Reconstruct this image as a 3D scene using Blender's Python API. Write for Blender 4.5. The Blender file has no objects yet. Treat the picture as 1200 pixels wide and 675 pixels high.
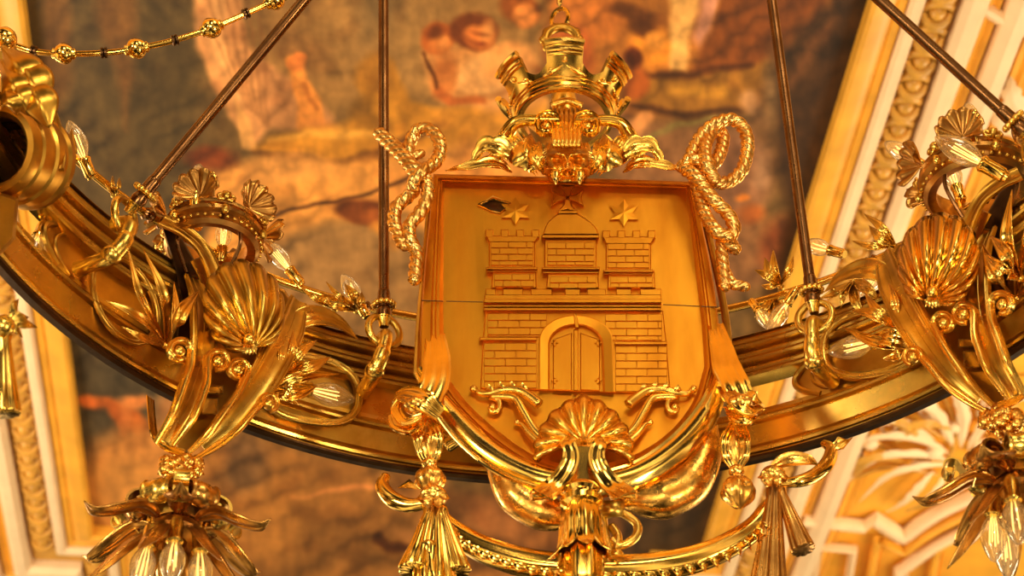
import bpy, bmesh, math, random
import numpy as np
from mathutils import Vector, Matrix
random.seed(7)
PI = math.pi
SC = bpy.context.scene
COL = SC.collection

# ------------------------------------------------------------------ camera
FPX = 2480.0
PITCH = math.radians(38)
CAM = Vector((0, 0, 1.6))
camd = bpy.data.cameras.new('camera')
camo = bpy.data.objects.new('camera', camd)
COL.objects.link(camo)
camo.location = CAM
camo.rotation_euler = (PI / 2 + PITCH, 0, 0)
camd.sensor_width = 36
camd.lens = 36 * FPX / 1200
camd.clip_end = 100
camd.dof.use_dof = True
camd.dof.focus_distance = 5.4
camd.dof.aperture_fstop = 3.0
SC.camera = camo
SC.view_settings.view_transform = 'Standard'
SC.view_settings.look = 'None'
SC.view_settings.gamma = 1
SC.view_settings.use_curve_mapping = False
SC.view_settings.exposure = 0.0

# ------------------------------------------------------------------ world: made-up warm noise, dark and bright patches for the gold to reflect
w = bpy.data.worlds.new('hall_light')
SC.world = w
w.use_nodes = True
nt = w.node_tree
nt.nodes.clear()
def nn(t, kind, **kw):
    n = t.nodes.new(kind)
    for k, v in kw.items():
        setattr(n, k, v)
    return n
out = nn(nt, 'ShaderNodeOutputWorld')
bg = nn(nt, 'ShaderNodeBackground')
tc = nn(nt, 'ShaderNodeTexCoord')
mp = nn(nt, 'ShaderNodeMapping')
mp.inputs['Scale'].default_value = (1, 1, 1.6)
no = nn(nt, 'ShaderNodeTexNoise')
no.inputs['Scale'].default_value = 2.6
no.inputs['Detail'].default_value = 3
cr_ = nn(nt, 'ShaderNodeValToRGB')
e = cr_.color_ramp.elements
e[0].position = .47; e[0].color = (.018, .009, .003, 1)
e[1].position = .63; e[1].color = (4.6, 3.4, 1.8, 1)
m = e.new(.545); m.color = (.26, .175, .075, 1)
nt.links.new(tc.outputs['Generated'], mp.inputs['Vector'])
nt.links.new(mp.outputs[0], no.inputs['Vector'])
nt.links.new(no.outputs['Fac'], cr_.inputs[0])
nt.links.new(cr_.outputs[0], bg.inputs['Color'])
bg.inputs['Strength'].default_value = 0.42
nt.links.new(bg.outputs[0], out.inputs[0])

def area(name, loc, target, size, power, col):
    d = bpy.data.lights.new(name, 'AREA')
    d.shape = 'RECTANGLE'; d.size = size[0]; d.size_y = size[1]
    d.energy = power; d.color = col
    o = bpy.data.objects.new(name, d)
    COL.objects.link(o)
    o.location = loc
    o.rotation_euler = (Vector(target) - Vector(loc)).to_track_quat('-Z', 'Y').to_euler()
    return o
area('added_light_left', (-4.5, -1.0, 3.2), (0, 4.5, 4.6), (.7, 1.6), 190, (1, .84, .58))  # unseen source, added for warm front-left highlights on the gold
area('added_light_right', (4.2, 0.2, 1.2), (0.3, 4.8, 4.6), (.6, 1.4), 150, (1, .80, .52))  # added out of view on the right for highlights on the metal
area('added_light_back', (0.6, -3.0, 6.4), (0.2, 4.5, 4.6), (1.6, .5), 110, (1, .82, .56))  # unseen panel added behind the camera for reflections in the gold
area('added_ceiling_light_right', (5.0, 8.2, 4.4), (1.2, 8.2, 7.6), (1.0, 3.5), 260, (1, .80, .52))  # added from the right to brighten the ceiling
area('added_reflection_light', (1.5, 1.5, 7.3), (-.4, 4.5, 4.7), (1.3, 1.0), 26, (1, .84, .58))  # added so the left of the ring has something bright to reflect
area('added_light_low', (-.8, -1.6, 1.7), (0, 4.5, 4.6), (1.6, 1.0), 115, (1, .84, .58))  # added low behind the camera to catch the down-tilted metal
area('added_ceiling_light_left', (-5.0, 7.6, 4.6), (-.6, 7.6, 7.6), (1.0, 3.5), 230, (1, .80, .55))  # added from the left to brighten the ceiling

# ------------------------------------------------------------------ maps from the measured photograph to the place
FW = Vector((0, math.cos(PITCH), math.sin(PITCH)))
UP = Vector((0, -math.sin(PITCH), math.cos(PITCH)))
def ray(x, y):
    return FW + Vector(((x - 600) / FPX, 0, 0)) - UP * ((y - 337.5) / FPX)
CX, CY, RING, HZ = 0.1076, 3.3143, 1.3345, 3.0 + 1.6     # ring axis, radius, height
PXM = 0.0022
class Plane:
    def __init__(s, Y): s.Y = Y
    def __call__(s, x, y, off=0):
        r = ray(x, y)
        return CAM + r * ((s.Y - off) / r.y)
    def N(s, p): return Vector((0, -1, 0))
class Cyl:
    def __init__(s, R=RING): s.R = R
    def __call__(s, x, y, off=0):
        r = ray(x, y); R = s.R - off
        a = r.x ** 2 + r.y ** 2
        b = -2 * (r.x * CX + r.y * CY)
        c = CX ** 2 + CY ** 2 - R * R
        t = (-b + math.sqrt(max(b * b - 4 * a * c, 0))) / (2 * a)
        return CAM + r * t
    def N(s, p):
        n = Vector((CX - p.x, CY - p.y, 0)); return n.normalized()
class Horiz:
    def __init__(s, h): s.h = h
    def __call__(s, x, y, off=0):
        r = ray(x, y)
        return CAM + r * ((s.h - CAM.z - off) / r.z)
    def N(s, p): return Vector((0, 0, -1))
YS = 4.27
S = Plane(YS)
K = Cyl()
CEIL = 7.6

# ------------------------------------------------------------------ materials
def mat_metal(name, c1, c2, r1=.2, r2=.42, nscale=18, bump=.25, bscale=60, metallic=1.0, dirt=None, stretch=None):
    m = bpy.data.materials.new(name); m.use_nodes = True
    t = m.node_tree; p = t.nodes['Principled BSDF']
    tc = nn(t, 'ShaderNodeTexCoord')
    n1 = nn(t, 'ShaderNodeTexNoise'); n1.inputs['Scale'].default_value = nscale; n1.inputs['Detail'].default_value = 6
    mpn = nn(t, 'ShaderNodeMapping'); mpn.inputs['Scale'].default_value = stretch or (1, 1, 1)
    t.links.new(tc.outputs['Object'], mpn.inputs[0]); t.links.new(mpn.outputs[0], n1.inputs['Vector'])
    rp = nn(t, 'ShaderNodeValToRGB')
    rp.color_ramp.elements[0].position = .35; rp.color_ramp.elements[0].color = (*c2, 1)
    rp.color_ramp.elements[1].position = .62; rp.color_ramp.elements[1].color = (*c1, 1)
    if dirt:
        el = rp.color_ramp.elements.new(.28); el.color = (*dirt, 1)
    t.links.new(n1.outputs['Fac'], rp.inputs[0]); t.links.new(rp.outputs[0], p.inputs['Base Color'])
    mr = nn(t, 'ShaderNodeMapRange'); mr.inputs['To Min'].default_value = r2; mr.inputs['To Max'].default_value = r1
    mr.inputs['From Min'].default_value = .3; mr.inputs['From Max'].default_value = .7
    t.links.new(n1.outputs['Fac'], mr.inputs['Value']); t.links.new(mr.outputs[0], p.inputs['Roughness'])
    n2 = nn(t, 'ShaderNodeTexNoise'); n2.inputs['Scale'].default_value = bscale; n2.inputs['Detail'].default_value = 3
    t.links.new(tc.outputs['Object'], n2.inputs['Vector'])
    b = nn(t, 'ShaderNodeBump'); b.inputs['Strength'].default_value = bump; b.inputs['Distance'].default_value = .004
    t.links.new(n2.outputs['Fac'], b.inputs['Height']); t.links.new(b.outputs[0], p.inputs['Normal'])
    p.inputs['Metallic'].default_value = metallic
    return m
GOLD = mat_metal('polished_gold', (1, .64, .15), (.74, .40, .06), .10, .24, 9, .0, 26)
SOFT = mat_metal('soft_gilding', (1, .62, .13), (.70, .35, .045), .20, .34, 9, .0, 30)
GOLDR = mat_metal('hammered_gold', (1, .58, .13), (.62, .27, .04), .16, .36, 30, .45, 38)
ROPE = mat_metal('rope_gold', (1, .62, .2), (.62, .28, .05), .2, .38, 24, .1, 40)
PEND = mat_metal('aged_bronze', (.66, .34, .08), (.30, .13, .03), .2, .42, 14, .1, 30)
SATIN = mat_metal('satin_gilding', (.76, .325, .022), (.58, .21, .012), .34, .50, 7, .15, 24, dirt=(.34, .11, .01), stretch=(1.6, 1, .35))
BRONZE = mat_metal('gilded_bronze', (.88, .57, .12), (.46, .26, .038), .22, .36, 7, .0, 30)
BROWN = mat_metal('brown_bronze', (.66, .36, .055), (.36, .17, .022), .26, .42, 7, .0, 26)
DARK = mat_metal('dark_bronze_rod', (.22, .10, .035), (.13, .055, .02), .20, .38, 14, .1, 50)
IRON_SHADE = mat_metal('iron_and_shade_black', (.12, .06, .025), (.06, .03, .015), .3, .5, 14, .2, 50)  # near-black for dark collars and joints, also for shade painted in hollows
def mat_plain(name, c, rough=.6, var=.15, scale=8, bump=0, emis=None):
    m = bpy.data.materials.new(name); m.use_nodes = True
    t = m.node_tree; p = t.nodes['Principled BSDF']
    tc = nn(t, 'ShaderNodeTexCoord')
    n1 = nn(t, 'ShaderNodeTexNoise'); n1.inputs['Scale'].default_value = scale; n1.inputs['Detail'].default_value = 5
    t.links.new(tc.outputs['Object'], n1.inputs['Vector'])
    rp = nn(t, 'ShaderNodeValToRGB')
    rp.color_ramp.elements[0].position = .3; rp.color_ramp.elements[0].color = (*[x * (1 - var) for x in c], 1)
    rp.color_ramp.elements[1].position = .7; rp.color_ramp.elements[1].color = (*[min(1, x * (1 + var)) for x in c], 1)
    t.links.new(n1.outputs['Fac'], rp.inputs[0]); t.links.new(rp.outputs[0], p.inputs['Base Color'])
    p.inputs['Roughness'].default_value = rough
    if bump:
        b = nn(t, 'ShaderNodeBump'); b.inputs['Strength'].default_value = bump; b.inputs['Distance'].default_value = .01
        t.links.new(n1.outputs['Fac'], b.inputs['Height']); t.links.new(b.outputs[0], p.inputs['Normal'])
    if emis:
        p.inputs['Emission Color'].default_value = (*emis[:3], 1); p.inputs['Emission Strength'].default_value = emis[3]
    return m
PWHITE = mat_plain('cream_stucco_paint', (.90, .66, .40), .55, .06)
PGOLD = mat_plain('gold_leaf_paint', (.86, .41, .04), .42, .16, 6)
PORN = mat_plain('gilt_stucco_ornament', (.62, .31, .045), .38, .25, 14)
POCHRE = mat_plain('ochre_ground', (.64, .33, .055), .6, .15)  # even ochre tone of the band under the egg moulding
def mat_glass():
    m = bpy.data.materials.new('clear_bulb_glass'); m.use_nodes = True
    t = m.node_tree; t.nodes.clear()
    o = nn(t, 'ShaderNodeOutputMaterial'); tr = nn(t, 'ShaderNodeBsdfTransparent'); gl = nn(t, 'ShaderNodeBsdfGlossy')
    df = nn(t, 'ShaderNodeBsdfTranslucent'); df.inputs[0].default_value = (1, .86, .62, 1)
    gl.inputs['Roughness'].default_value = .06; tr.inputs[0].default_value = (1, .95, .86, 1)
    fr = nn(t, 'ShaderNodeLayerWeight'); fr.inputs['Blend'].default_value = .35
    m1 = nn(t, 'ShaderNodeMixShader'); m1.inputs[0].default_value = .22
    t.links.new(tr.outputs[0], m1.inputs[1]); t.links.new(df.outputs[0], m1.inputs[2])
    mx = nn(t, 'ShaderNodeMixShader')
    t.links.new(fr.outputs['Facing'], mx.inputs[0]); t.links.new(m1.outputs[0], mx.inputs[1]); t.links.new(gl.outputs[0], mx.inputs[2])
    t.links.new(mx.outputs[0], o.inputs[0])
    return m
GLASS = mat_glass()
FILA = mat_plain('bulb_filament', (.9, .7, .25), .4, .05, 5, 0, (1, .62, .18, 2.2))

# ------------------------------------------------------------------ mesh helpers
WL = {}
class MB:
    def __init__(s): s.v = []; s.f = []
    def add(s, vs, fs):
        b = len(s.v); s.v += [Vector(v) for v in vs]; s.f += [[b + i for i in f] for f in fs]
    def grid(s, rows, cu=False, cv=False):
        """rows of points; cu closes along rows' length, cv closes across rows"""
        n = len(rows); k = len(rows[0]); b = len(s.v)
        for r in rows: s.v += [Vector(p) for p in r]
        for i in range(n if cv else n - 1):
            for j in range(k if cu else k - 1):
                a = b + i * k + j; a2 = b + i * k + (j + 1) % k
                c = b + ((i + 1) % n) * k + j; c2 = b + ((i + 1) % n) * k + (j + 1) % k
                s.f.append([a, a2, c2, c])
    def cap(s, pts): 
        b = len(s.v); s.v += [Vector(p) for p in pts]; s.f.append(list(range(b, b + len(pts))))
    def build(s, name, mat, parent=None, smooth=True, solid=0, sharp=40, label=None, origin=None):
        me = bpy.data.meshes.new(name)
        c = origin or sum(s.v, Vector()) / len(s.v)
        me.from_pydata([v - c for v in s.v], [], s.f)
        bm = bmesh.new(); bm.from_mesh(me)
        bmesh.ops.remove_doubles(bm, verts=bm.verts, dist=1e-5)
        bmesh.ops.recalc_face_normals(bm, faces=bm.faces)
        bm.to_mesh(me); bm.free()
        me.materials.append(mat)
        me.polygons.foreach_set('use_smooth', [smooth] * len(me.polygons))
        if smooth and sharp: me.set_sharp_from_angle(angle=math.radians(sharp))
        o = bpy.data.objects.new(name, me); COL.objects.link(o)
        if parent is not None:
            o.parent = parent; o.location = c - WL[parent.name]
        else: o.location = c
        WL[o.name] = c.copy()
        if solid:
            md = o.modifiers.new('thickness', 'SOLIDIFY'); md.thickness = solid; md.offset = 0
        if label: o['label'] = label
        return o
def thing(name, loc, label, cat, group=None):
    o = bpy.data.objects.new(name, None); COL.objects.link(o); o.location = loc; o.empty_display_size = .05
    WL[o.name] = Vector(loc); o['label'] = label; o['category'] = cat
    if group: o['group'] = group
    return o
def cr(pts, n=8):
    """Catmull-Rom through tuples"""
    P = [np.array(p, float) for p in pts]; P = [2 * P[0] - P[1]] + P + [2 * P[-1] - P[-2]]
    o = []
    for i in range(1, len(P) - 2):
        for k in range(n):
            t = k / n
            o.append(.5 * (2 * P[i] + (P[i + 1] - P[i - 1]) * t + (2 * P[i - 1] - 5 * P[i] + 4 * P[i + 1] - P[i + 2]) * t * t
                     + (3 * P[i] - P[i - 1] - 3 * P[i + 1] + P[i + 2]) * t ** 3))
    o.append(P[-2]); return [tuple(float(c) for c in q) for q in o]
def tang(P):
    n = len(P); o = []
    for i in range(n):
        d = P[min(i + 1, n - 1)] - P[max(i - 1, 0)]
        o.append(d.normalized() if d.length > 1e-9 else Vector((0, 0, 1)))
    return o
def tube(mb, P, r, n=12, caps=True, fun=None, N0=None):
    P = [Vector(p) for p in P]; T = tang(P)
    a = N0 or (Vector((0, 0, 1)) if abs(T[0].z) < .9 else Vector((1, 0, 0)))
    a = (a - T[0] * a.dot(T[0])).normalized(); rows = []; s = 0
    for i, p in enumerate(P):
        if i: s += (P[i] - P[i - 1]).length
        a = (a - T[i] * a.dot(T[i])).normalized(); b = T[i].cross(a)
        rr = r[i] if isinstance(r, (list, tuple)) else r
        row = []
        for k in range(n):
            th = 2 * PI * k / n; q = rr * (fun(th, s) if fun else 1)
            row.append(p + (a * math.cos(th) + b * math.sin(th)) * q)
        rows.append(row)
    mb.grid(rows, cu=True)
    if caps: mb.cap(rows[0][::-1]); mb.cap(rows[-1])
def sweep(mb, P, prof, Nf, wd, ht=None, caps=True):
    P = [Vector(p) for p in P]; T = tang(P); rows = []
    for i, p in enumerate(P):
        N = Nf(p) if callable(Nf) else Nf
        sd = T[i].cross(N)
        sd = sd.normalized() if sd.length > 1e-6 else Vector((1, 0, 0))
        N = sd.cross(T[i]).normalized()
        w_ = wd[i] if isinstance(wd, (list, tuple)) else wd
        h_ = (ht[i] if isinstance(ht, (list, tuple)) else ht) if ht is not None else w_
        rows.append([p + sd * (a * w_) + N * (b * h_) for a, b in prof])
    mb.grid(rows, cu=True)
    if caps: mb.cap(rows[0]); mb.cap(rows[-1][::-1])
def lathe(mb, base, axis, prof, n=20, fun=None, x0=None):
    axis = Vector(axis).normalized()
    a = x0 or (Vector((0, 0, 1)) if abs(axis.z) < .9 else Vector((1, 0, 0)))
    a = (a - axis * a.dot(axis)).normalized(); b = axis.cross(a); rows = []
    for (r, z) in prof:
        rows.append([Vector(base) + axis * z + (a * math.cos(2 * PI * k / n) + b * math.sin(2 * PI * k / n)) *
                     max(r, 1e-4) * (fun(2 * PI * k / n, z) if fun else 1) for k in range(n)])
    mb.grid(rows, cu=True)
def sphere(mb, c, r, n=12, sx=1, sy=1, sz=1):
    rows = []
    for i in range(n // 2 + 1):
        ph = PI * i / (n // 2)
        rows.append([Vector(c) + Vector((r * sx * math.sin(ph) * math.cos(2 * PI * k / n), r * sy * math.sin(ph) * math.sin(2 * PI * k / n), r * sz * math.cos(ph)))
                     for k in range(n)])
    mb.grid(rows, cu=True)
def torus(mb, c, axis, R, r, n=28, k=10, sy=1.0, x0=None):
    axis = Vector(axis).normalized(); a = x0 or (Vector((0, 0, 1)) if abs(axis.z) < .9 else Vector((1, 0, 0)))
    a = (a - axis * a.dot(axis)).normalized(); b = axis.cross(a)
    rows = []
    for i in range(n):
        t = 2 * PI * i / n; d = a * math.cos(t) * sy + b * math.sin(t); dn = (a * math.cos(t) + b * math.sin(t)).normalized()
        rows.append([Vector(c) + d * R + (dn * math.cos(2 * PI * j / k) + axis * math.sin(2 * PI * j / k)) * r for j in range(k)])
    mb.grid(rows, cu=True, cv=True)
def leaf(mb, P, W, Nf, cup=.35, rib=.18, lobes=0, nu=10, shape=.75, flute=0):
    """a tapering leaf along points P, half-width W, hollowed, with a midrib; lobes cut its edge"""
    P = [Vector(p) for p in P]; T = tang(P); n = len(P); rows = []
    for i, p in enumerate(P):
        s = i / (n - 1); N = Nf(p) if callable(Nf) else Nf
        sd = T[i].cross(N); sd = sd.normalized() if sd.length > 1e-6 else Vector((1, 0, 0)); N = sd.cross(T[i]).normalized()
        w_ = W * max(math.sin(PI * min(s ** shape, 1)), .0) + W * .06 * (1 - s)
        if lobes: w_ *= .72 + .28 * abs(math.sin(PI * lobes * s))
        row = []
        for j in range(nu + 1):
            t = -1 + 2 * j / nu
            z = cup * w_ * t * t + (rib * w_ * max(0, 1 - abs(t) * 4)) + flute * w_ * abs(math.cos(3 * PI * t / 2 * 1.5))
            back = -.35 * w_ * abs(t) if lobes else 0
            row.append(p + sd * (t * w_) + N * z - T[i] * back)
        rows.append(row)
    mb.grid(rows)
def prism(mb, M, poly, o0, o1, inset=1.2):
    """relief slab: pixel polygon, from depth o0 to o1 (towards the viewer) with a chamfer"""
    n = len(poly); A = 0
    for i in range(n):
        x0, y0 = poly[i]; x1, y1 = poly[(i + 1) % n]; A += x0 * y1 - x1 * y0
    sg = 1 if A > 0 else -1
    ins = []
    for i in range(n):
        p0 = np.array(poly[i - 1], float); p = np.array(poly[i], float); p1 = np.array(poly[(i + 1) % n], float)
        d0 = p - p0; d0 /= (np.linalg.norm(d0) + 1e-9); d1 = p1 - p; d1 /= (np.linalg.norm(d1) + 1e-9)
        n0 = np.array([-d0[1], d0[0]]) * sg; n1 = np.array([-d1[1], d1[0]]) * sg
        k = n0 + n1; k /= max(np.linalg.norm(k) ** 2 / 2, .35)
        ins.append(p + k * inset)
    b = len(mb.v)
    r0 = [M(x, y, o0) for x, y in poly]; rm = [M(x, y, o0 + (o1 - o0) * .5) for x, y in poly]; r1 = [M(x, y, o1) for x, y in ins]
    mb.grid([r0, rm, r1], cu=True); mb.cap(r1)
def rect(x0, y0, x1, y1): return [(x0, y0), (x1, y0), (x1, y1), (x0, y1)]
def spiral(cx, cy, r0, r1, a0, a1, n=26):
    """pixel spiral; angles in degrees, y down"""
    return [(cx + (r0 + (r1 - r0) * (i / n)) * math.cos(math.radians(a0 + (a1 - a0) * i / n)),
             cy + (r0 + (r1 - r0) * (i / n)) * math.sin(math.radians(a0 + (a1 - a0) * i / n))) for i in range(n + 1)]
BEAD = [(-1, -.3), (-1, .25), (-.8, .6), (-.6, .35), (-.45, .35), (-.25, .62), (0, .72), (.25, .62), (.45, .35), (.6, .35), (.8, .6), (1, .25), (1, -.3)]
ROUND = [(math.cos(2 * PI * k / 10), math.sin(2 * PI * k / 10)) for k in range(10)]
def flutes(k, amp=.06, edge=.12, th=.1):
    """wide strap profile with k grooves and raised edges"""
    o = [(-1, -th), (-1, edge)]
    o += [(-1 + 2 * (i / (4 * k)), amp * (.5 + .5 * math.cos(2 * PI * i / 4)) + (edge if i in (0, 4 * k) else 0)) for i in range(1, 4 * k)]
    return o + [(1, edge), (1, -th)]
HOLLOW = [(-1, -.15), (-1, .16), (-.9, .20), (-.8, .12), (-.7, .18), (-.6, .10), (-.2, .0), (.2, .0), (.6, .10), (.7, .18), (.8, .12), (.9, .20), (1, .16), (1, -.15)]
def mpath(M, pts, n=7):
    """(x, y, off) list -> smooth 3-D points"""
    return [M(*q) for q in cr(pts, n)]
def shell(mb, M, cx, cy, rx, ry, rot, off, dome=.04, flu=.012, ribs=11, span=158):
    R = math.radians(rot); rows = []
    hx, hy = 0, ry * .92
    for i in range(ribs * 8 + 1):
        ph = math.radians(-span + 2 * span * i / (ribs * 8))
        sc = 1 + .05 * abs(math.cos(ribs * PI * i / (ribs * 8) + PI / 2))
        ex, ey = rx * math.sin(ph) * sc, -ry * math.cos(ph) * sc
        row = []
        for k in range(15):
            r = (k / 14) ** .8
            x = hx + (ex - hx) * r; y = hy + (ey - hy) * r
            # ribs sway sideways a little as they run out
            x += .16 * rx * math.sin(PI * r) * math.sin(ph) + .10 * rx * math.sin(PI * r)
            X = x * math.cos(R) - y * math.sin(R); Y = x * math.sin(R) + y * math.cos(R)
            fl = abs(math.sin(PI * i / 8)) ** .7
            row.append(M(cx + X, cy + Y, off + dome * math.sin(PI * min(1, .12 + r * .80)) + flu * fl * min(1, r * 1.6) ** .8))
        rows.append(row)
    mb.grid(rows)

# bulbs
def bulb(parent_, base, axis, s=1.0, name='candle_light', socket=True, label=None, glassonly=False):
    """socket with a candle bulb; base is the socket foot; returns the socket object"""
    axis = Vector(axis).normalized(); mb = MB()
    lathe(mb, base, axis, [(.0, 0), (.012 * s, 0), (.012 * s, .006 * s), (.016 * s, .010 * s), (.016 * s, .05 * s), (.018 * s, .053 * s), (.018 * s, .058 * s), (.014 * s, .062 * s), (.0, .062 * s)], 16)
    so = mb.build(name, GOLD if not glassonly else BRONZE, parent_, label=label)
    b2 = Vector(base) + axis * .058 * s
    mb = MB()
    lathe(mb, b2, axis, [(.012 * s, 0), (.014 * s, .008 * s), (.022 * s, .022 * s), (.0265 * s, .038 * s), (.0265 * s, .052 * s), (.023 * s, .07 * s), (.016 * s, .088 * s), (.008 * s, .102 * s), (.0, .108 * s)], 20)
    g = mb.build('bulb_glass', GLASS, so)
    mb = MB()
    for k in range(4):
        d = Vector((math.cos(k * PI / 2 + .5), math.sin(k * PI / 2 + .5), 0)); q = axis.to_track_quat('Z', 'X')
        d = q @ d
        tube(mb, [b2 + d * .004 * s, b2 + axis * .02 * s + d * .007 * s, b2 + axis * .066 * s + d * .009 * s], .0014 * s, 6)
    mb.build('filament', FILA, so)
    return so
def bulb_px(parent_, M, a, b, offa=0, offb=0, s=1.0, **k):
    """socket foot at pixel a, pointing to pixel b"""
    p = M(*a, offa); q = M(*b, offb)
    return bulb(parent_, p, q - p, s, **k)

# ================================================================== ceiling: painting, its gilded frame, stucco
MH = Horiz(CEIL)
A0 = MH(27, 0); A1 = MH(108, 616); B0 = MH(1020, 0); B1 = MH(830, 620)
vdir = ((A1 - A0).normalized() + (B1 - B0).normalized()).normalized(); udir = Vector((vdir.y, -vdir.x, 0))
uA = (A0.dot(udir) + A1.dot(udir)) / 2; uB = (B0.dot(udir) + B1.dot(udir)) / 2
vN = A1.dot(vdir); vEnd = vN + .75; NW = .27; vStart = A0.dot(vdir) - 1.6
def cp(u, v, z=0): return Vector((udir.x * u + vdir.x * v, udir.y * u + vdir.y * v, CEIL + z))

def vnoise(x, y, seed=0):
    xi = np.floor(x).astype(int); yi = np.floor(y).astype(int); fx = x - xi; fy = y - yi
    fx = fx * fx * (3 - 2 * fx); fy = fy * fy * (3 - 2 * fy)
    def h(a, b):
        n = np.sin(a * 127.1 + b * 311.7 + seed * 74.7) * 43758.5453
        return n - np.floor(n)
    return (h(xi, yi) * (1 - fx) + h(xi + 1, yi) * fx) * (1 - fy) + (h(xi, yi + 1) * (1 - fx) + h(xi + 1, yi + 1) * fx) * fy
def fbm(x, y, seed=0, o=4):
    s = 0; a = .5; 
    for k in range(o): s = s + a * vnoise(x * 2 ** k, y * 2 ** k, seed + k); a *= .5
    return s / (1 - .5 ** o)

def paint(X, Y):
    """an allegorical fresco in muted browns: figures, wings and draperies as soft brush shapes"""
    x = X + 16 * (fbm(X / 45, Y / 45, 3) - .5); y = Y + 16 * (fbm(X / 45, Y / 45, 9) - .5)
    C = np.zeros(X.shape + (3,)); C[:] = (122, 88, 46)
    def mix(mask, col):
        nonlocal C
        C = C * (1 - mask[..., None]) + np.array(col, float) * mask[..., None]
    def sm(d, s): return np.clip(.5 - d / s, 0, 1)
    def ell(cx, cy, rx, ry, col, a=0, s=6, op=1):
        t = math.radians(a); dx = x - cx; dy = y - cy
        u = dx * math.cos(t) + dy * math.sin(t); v = -dx * math.sin(t) + dy * math.cos(t)
        mix(sm((np.sqrt((u / rx) ** 2 + (v / ry) ** 2) - 1) * min(rx, ry), s) * op, col)
    def cap(pts, r, col, s=5, op=1):
        d = np.full(X.shape, 1e9)
        for i in range(len(pts) - 1):
            ax, ay = pts[i]; bx, by = pts[i + 1]
            t = np.clip(((x - ax) * (bx - ax) + (y - ay) * (by - ay)) / ((bx - ax) ** 2 + (by - ay) ** 2), 0, 1)
            r0 = r[i] if isinstance(r, (list, tuple)) else r; r1 = r[i + 1] if isinstance(r, (list, tuple)) else r
            d = np.minimum(d, np.hypot(x - ax - t * (bx - ax), y - ay - t * (by - ay)) - (r0 + (r1 - r0) * t))
        mix(sm(d, s) * op, col)
    def poly(pts, col, s=6, op=1):
        ins = np.zeros(X.shape, bool); d = np.full(X.shape, 1e9); n = len(pts)
        for i in range(n):
            ax, ay = pts[i]; bx, by = pts[(i + 1) % n]
            c = ((ay > y) != (by > y)) & (x < (bx - ax) * (y - ay) / ((by - ay) or 1e-9) + ax); ins ^= c
            t = np.clip(((x - ax) * (bx - ax) + (y - ay) * (by - ay)) / ((bx - ax) ** 2 + (by - ay) ** 2 + 1e-9), 0, 1)
            d = np.minimum(d, np.hypot(x - ax - t * (bx - ax), y - ay - t * (by - ay)))
        mix(sm(np.where(ins, -d, d), s) * op, col)
    # grounds
    poly([(-60, -200), (240, -200), (240, 260), (-60, 260)], (104, 80, 44), 40)
    poly([(45, -200), (82, -200), (84, 90), (60, 150), (48, 60)], (132, 86, 40), 14, .8)
    poly([(105, -200), (165, -200), (160, 60), (148, 150), (138, 80), (112, 20)], (140, 90, 42), 14, .85)
    poly([(280, -200), (640, -200), (640, 120), (300, 130)], (160, 112, 58), 50)
    ell(460, 40, 70, 60, (166, 120, 66), 0, 50, .7)
    poly([(370, -200), (490, -200), (470, 10), (430, 40)], (120, 92, 56), 30, .7)
    # wing and pale drapery on the left
    poly([(230, -60), (282, -60), (288, 40), (300, 66), (320, 80), (330, 120), (318, 150), (300, 176), (278, 150), (248, 96), (232, 50)], (206, 136, 78), 8)
    poly([(245, -60), (262, -60), (268, 60), (290, 120), (272, 120), (250, 70)], (222, 156, 92), 8, .7)
    poly([(300, 70), (350, 100), (392, 140), (372, 160), (316, 150)], (178, 116, 68), 10, .9)
    poly([(278, 118), (298, 150), (304, 180), (284, 175)], (230, 160, 84), 5, .8)
    for k in range(6): cap([(240 + 12 * k, -20), (262 + 10 * k, 60 + 6 * k), (292 + 5 * k, 128 + 4 * k)], 1.4, (150, 92, 48), 4, .6)
    ell(352, 60, 36, 24, (140, 90, 46), 30, 16, .6)
    # raised arm
    cap([(344, 72), (350, 96), (362, 118), (364, 146)], [8, 9, 13, 16], (214, 128, 52), 5)
    cap([(352, 66), (346, 78)], [7, 9], (206, 112, 48), 4)
    cap([(356, 100), (370, 130)], 3, (150, 78, 30), 4, .6)
    ell(378, 158, 24, 14, (188, 110, 52), 0, 8, .8)
    # ochre draperies
    poly([(420, 95), (460, 70), (480, 120), (520, 130), (640, 110), (640, 170), (500, 190), (400, 190), (300, 178), (320, 160), (396, 148), (430, 130)], (196, 126, 38), 10)
    cap([(300, 180), (380, 190), (440, 178), (520, 146)], [2, 5, 6, 3], (106, 58, 22), 7, .85)
    cap([(318, 164), (400, 154), (450, 158)], [2, 5, 3], (228, 158, 62), 6, .8)
    cap([(430, 112), (420, 136), (450, 148)], [8, 12, 6], (150, 96, 30), 10, .7)
    ell(440, 84, 22, 26, (176, 112, 36), 0, 10, .9)
    cap([(520, 140), (600, 150), (620, 190)], [14, 18, 10], (206, 132, 44), 12, .7)
    # reclining body beneath
    poly([(240, 200), (330, 186), (470, 180), (600, 160), (640, 200), (620, 300), (520, 300), (470, 250), (390, 262), (330, 290), (300, 330), (240, 300)], (214, 138, 60), 16)
    ell(330, 200, 60, 16, (226, 150, 74), -4, 14, .7); ell(520, 210, 70, 24, (206, 124, 52), -10, 20, .7)
    poly([(300, 280), (360, 270), (470, 250), (500, 290), (500, 420), (360, 380), (290, 330)], (158, 112, 62), 22)
    cap([(300, 258), (370, 240), (500, 200)], 2.0, (104, 58, 24), 3)
    ell(424, 246, 32, 17, (132, 64, 24), 8, 7); ell(446, 256, 20, 14, (176, 88, 34), 20, 9); cap([(440, 266), (462, 290)], [6, 3], (196, 122, 44), 8)
    ell(246, 186, 30, 14, (150, 66, 26), 0, 10, .9)
    # putti heads and bodies behind the crown
    poly([(500, 60), (600, 50), (640, 120), (570, 130), (520, 120), (500, 90)], (214, 140, 72), 12)
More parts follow.
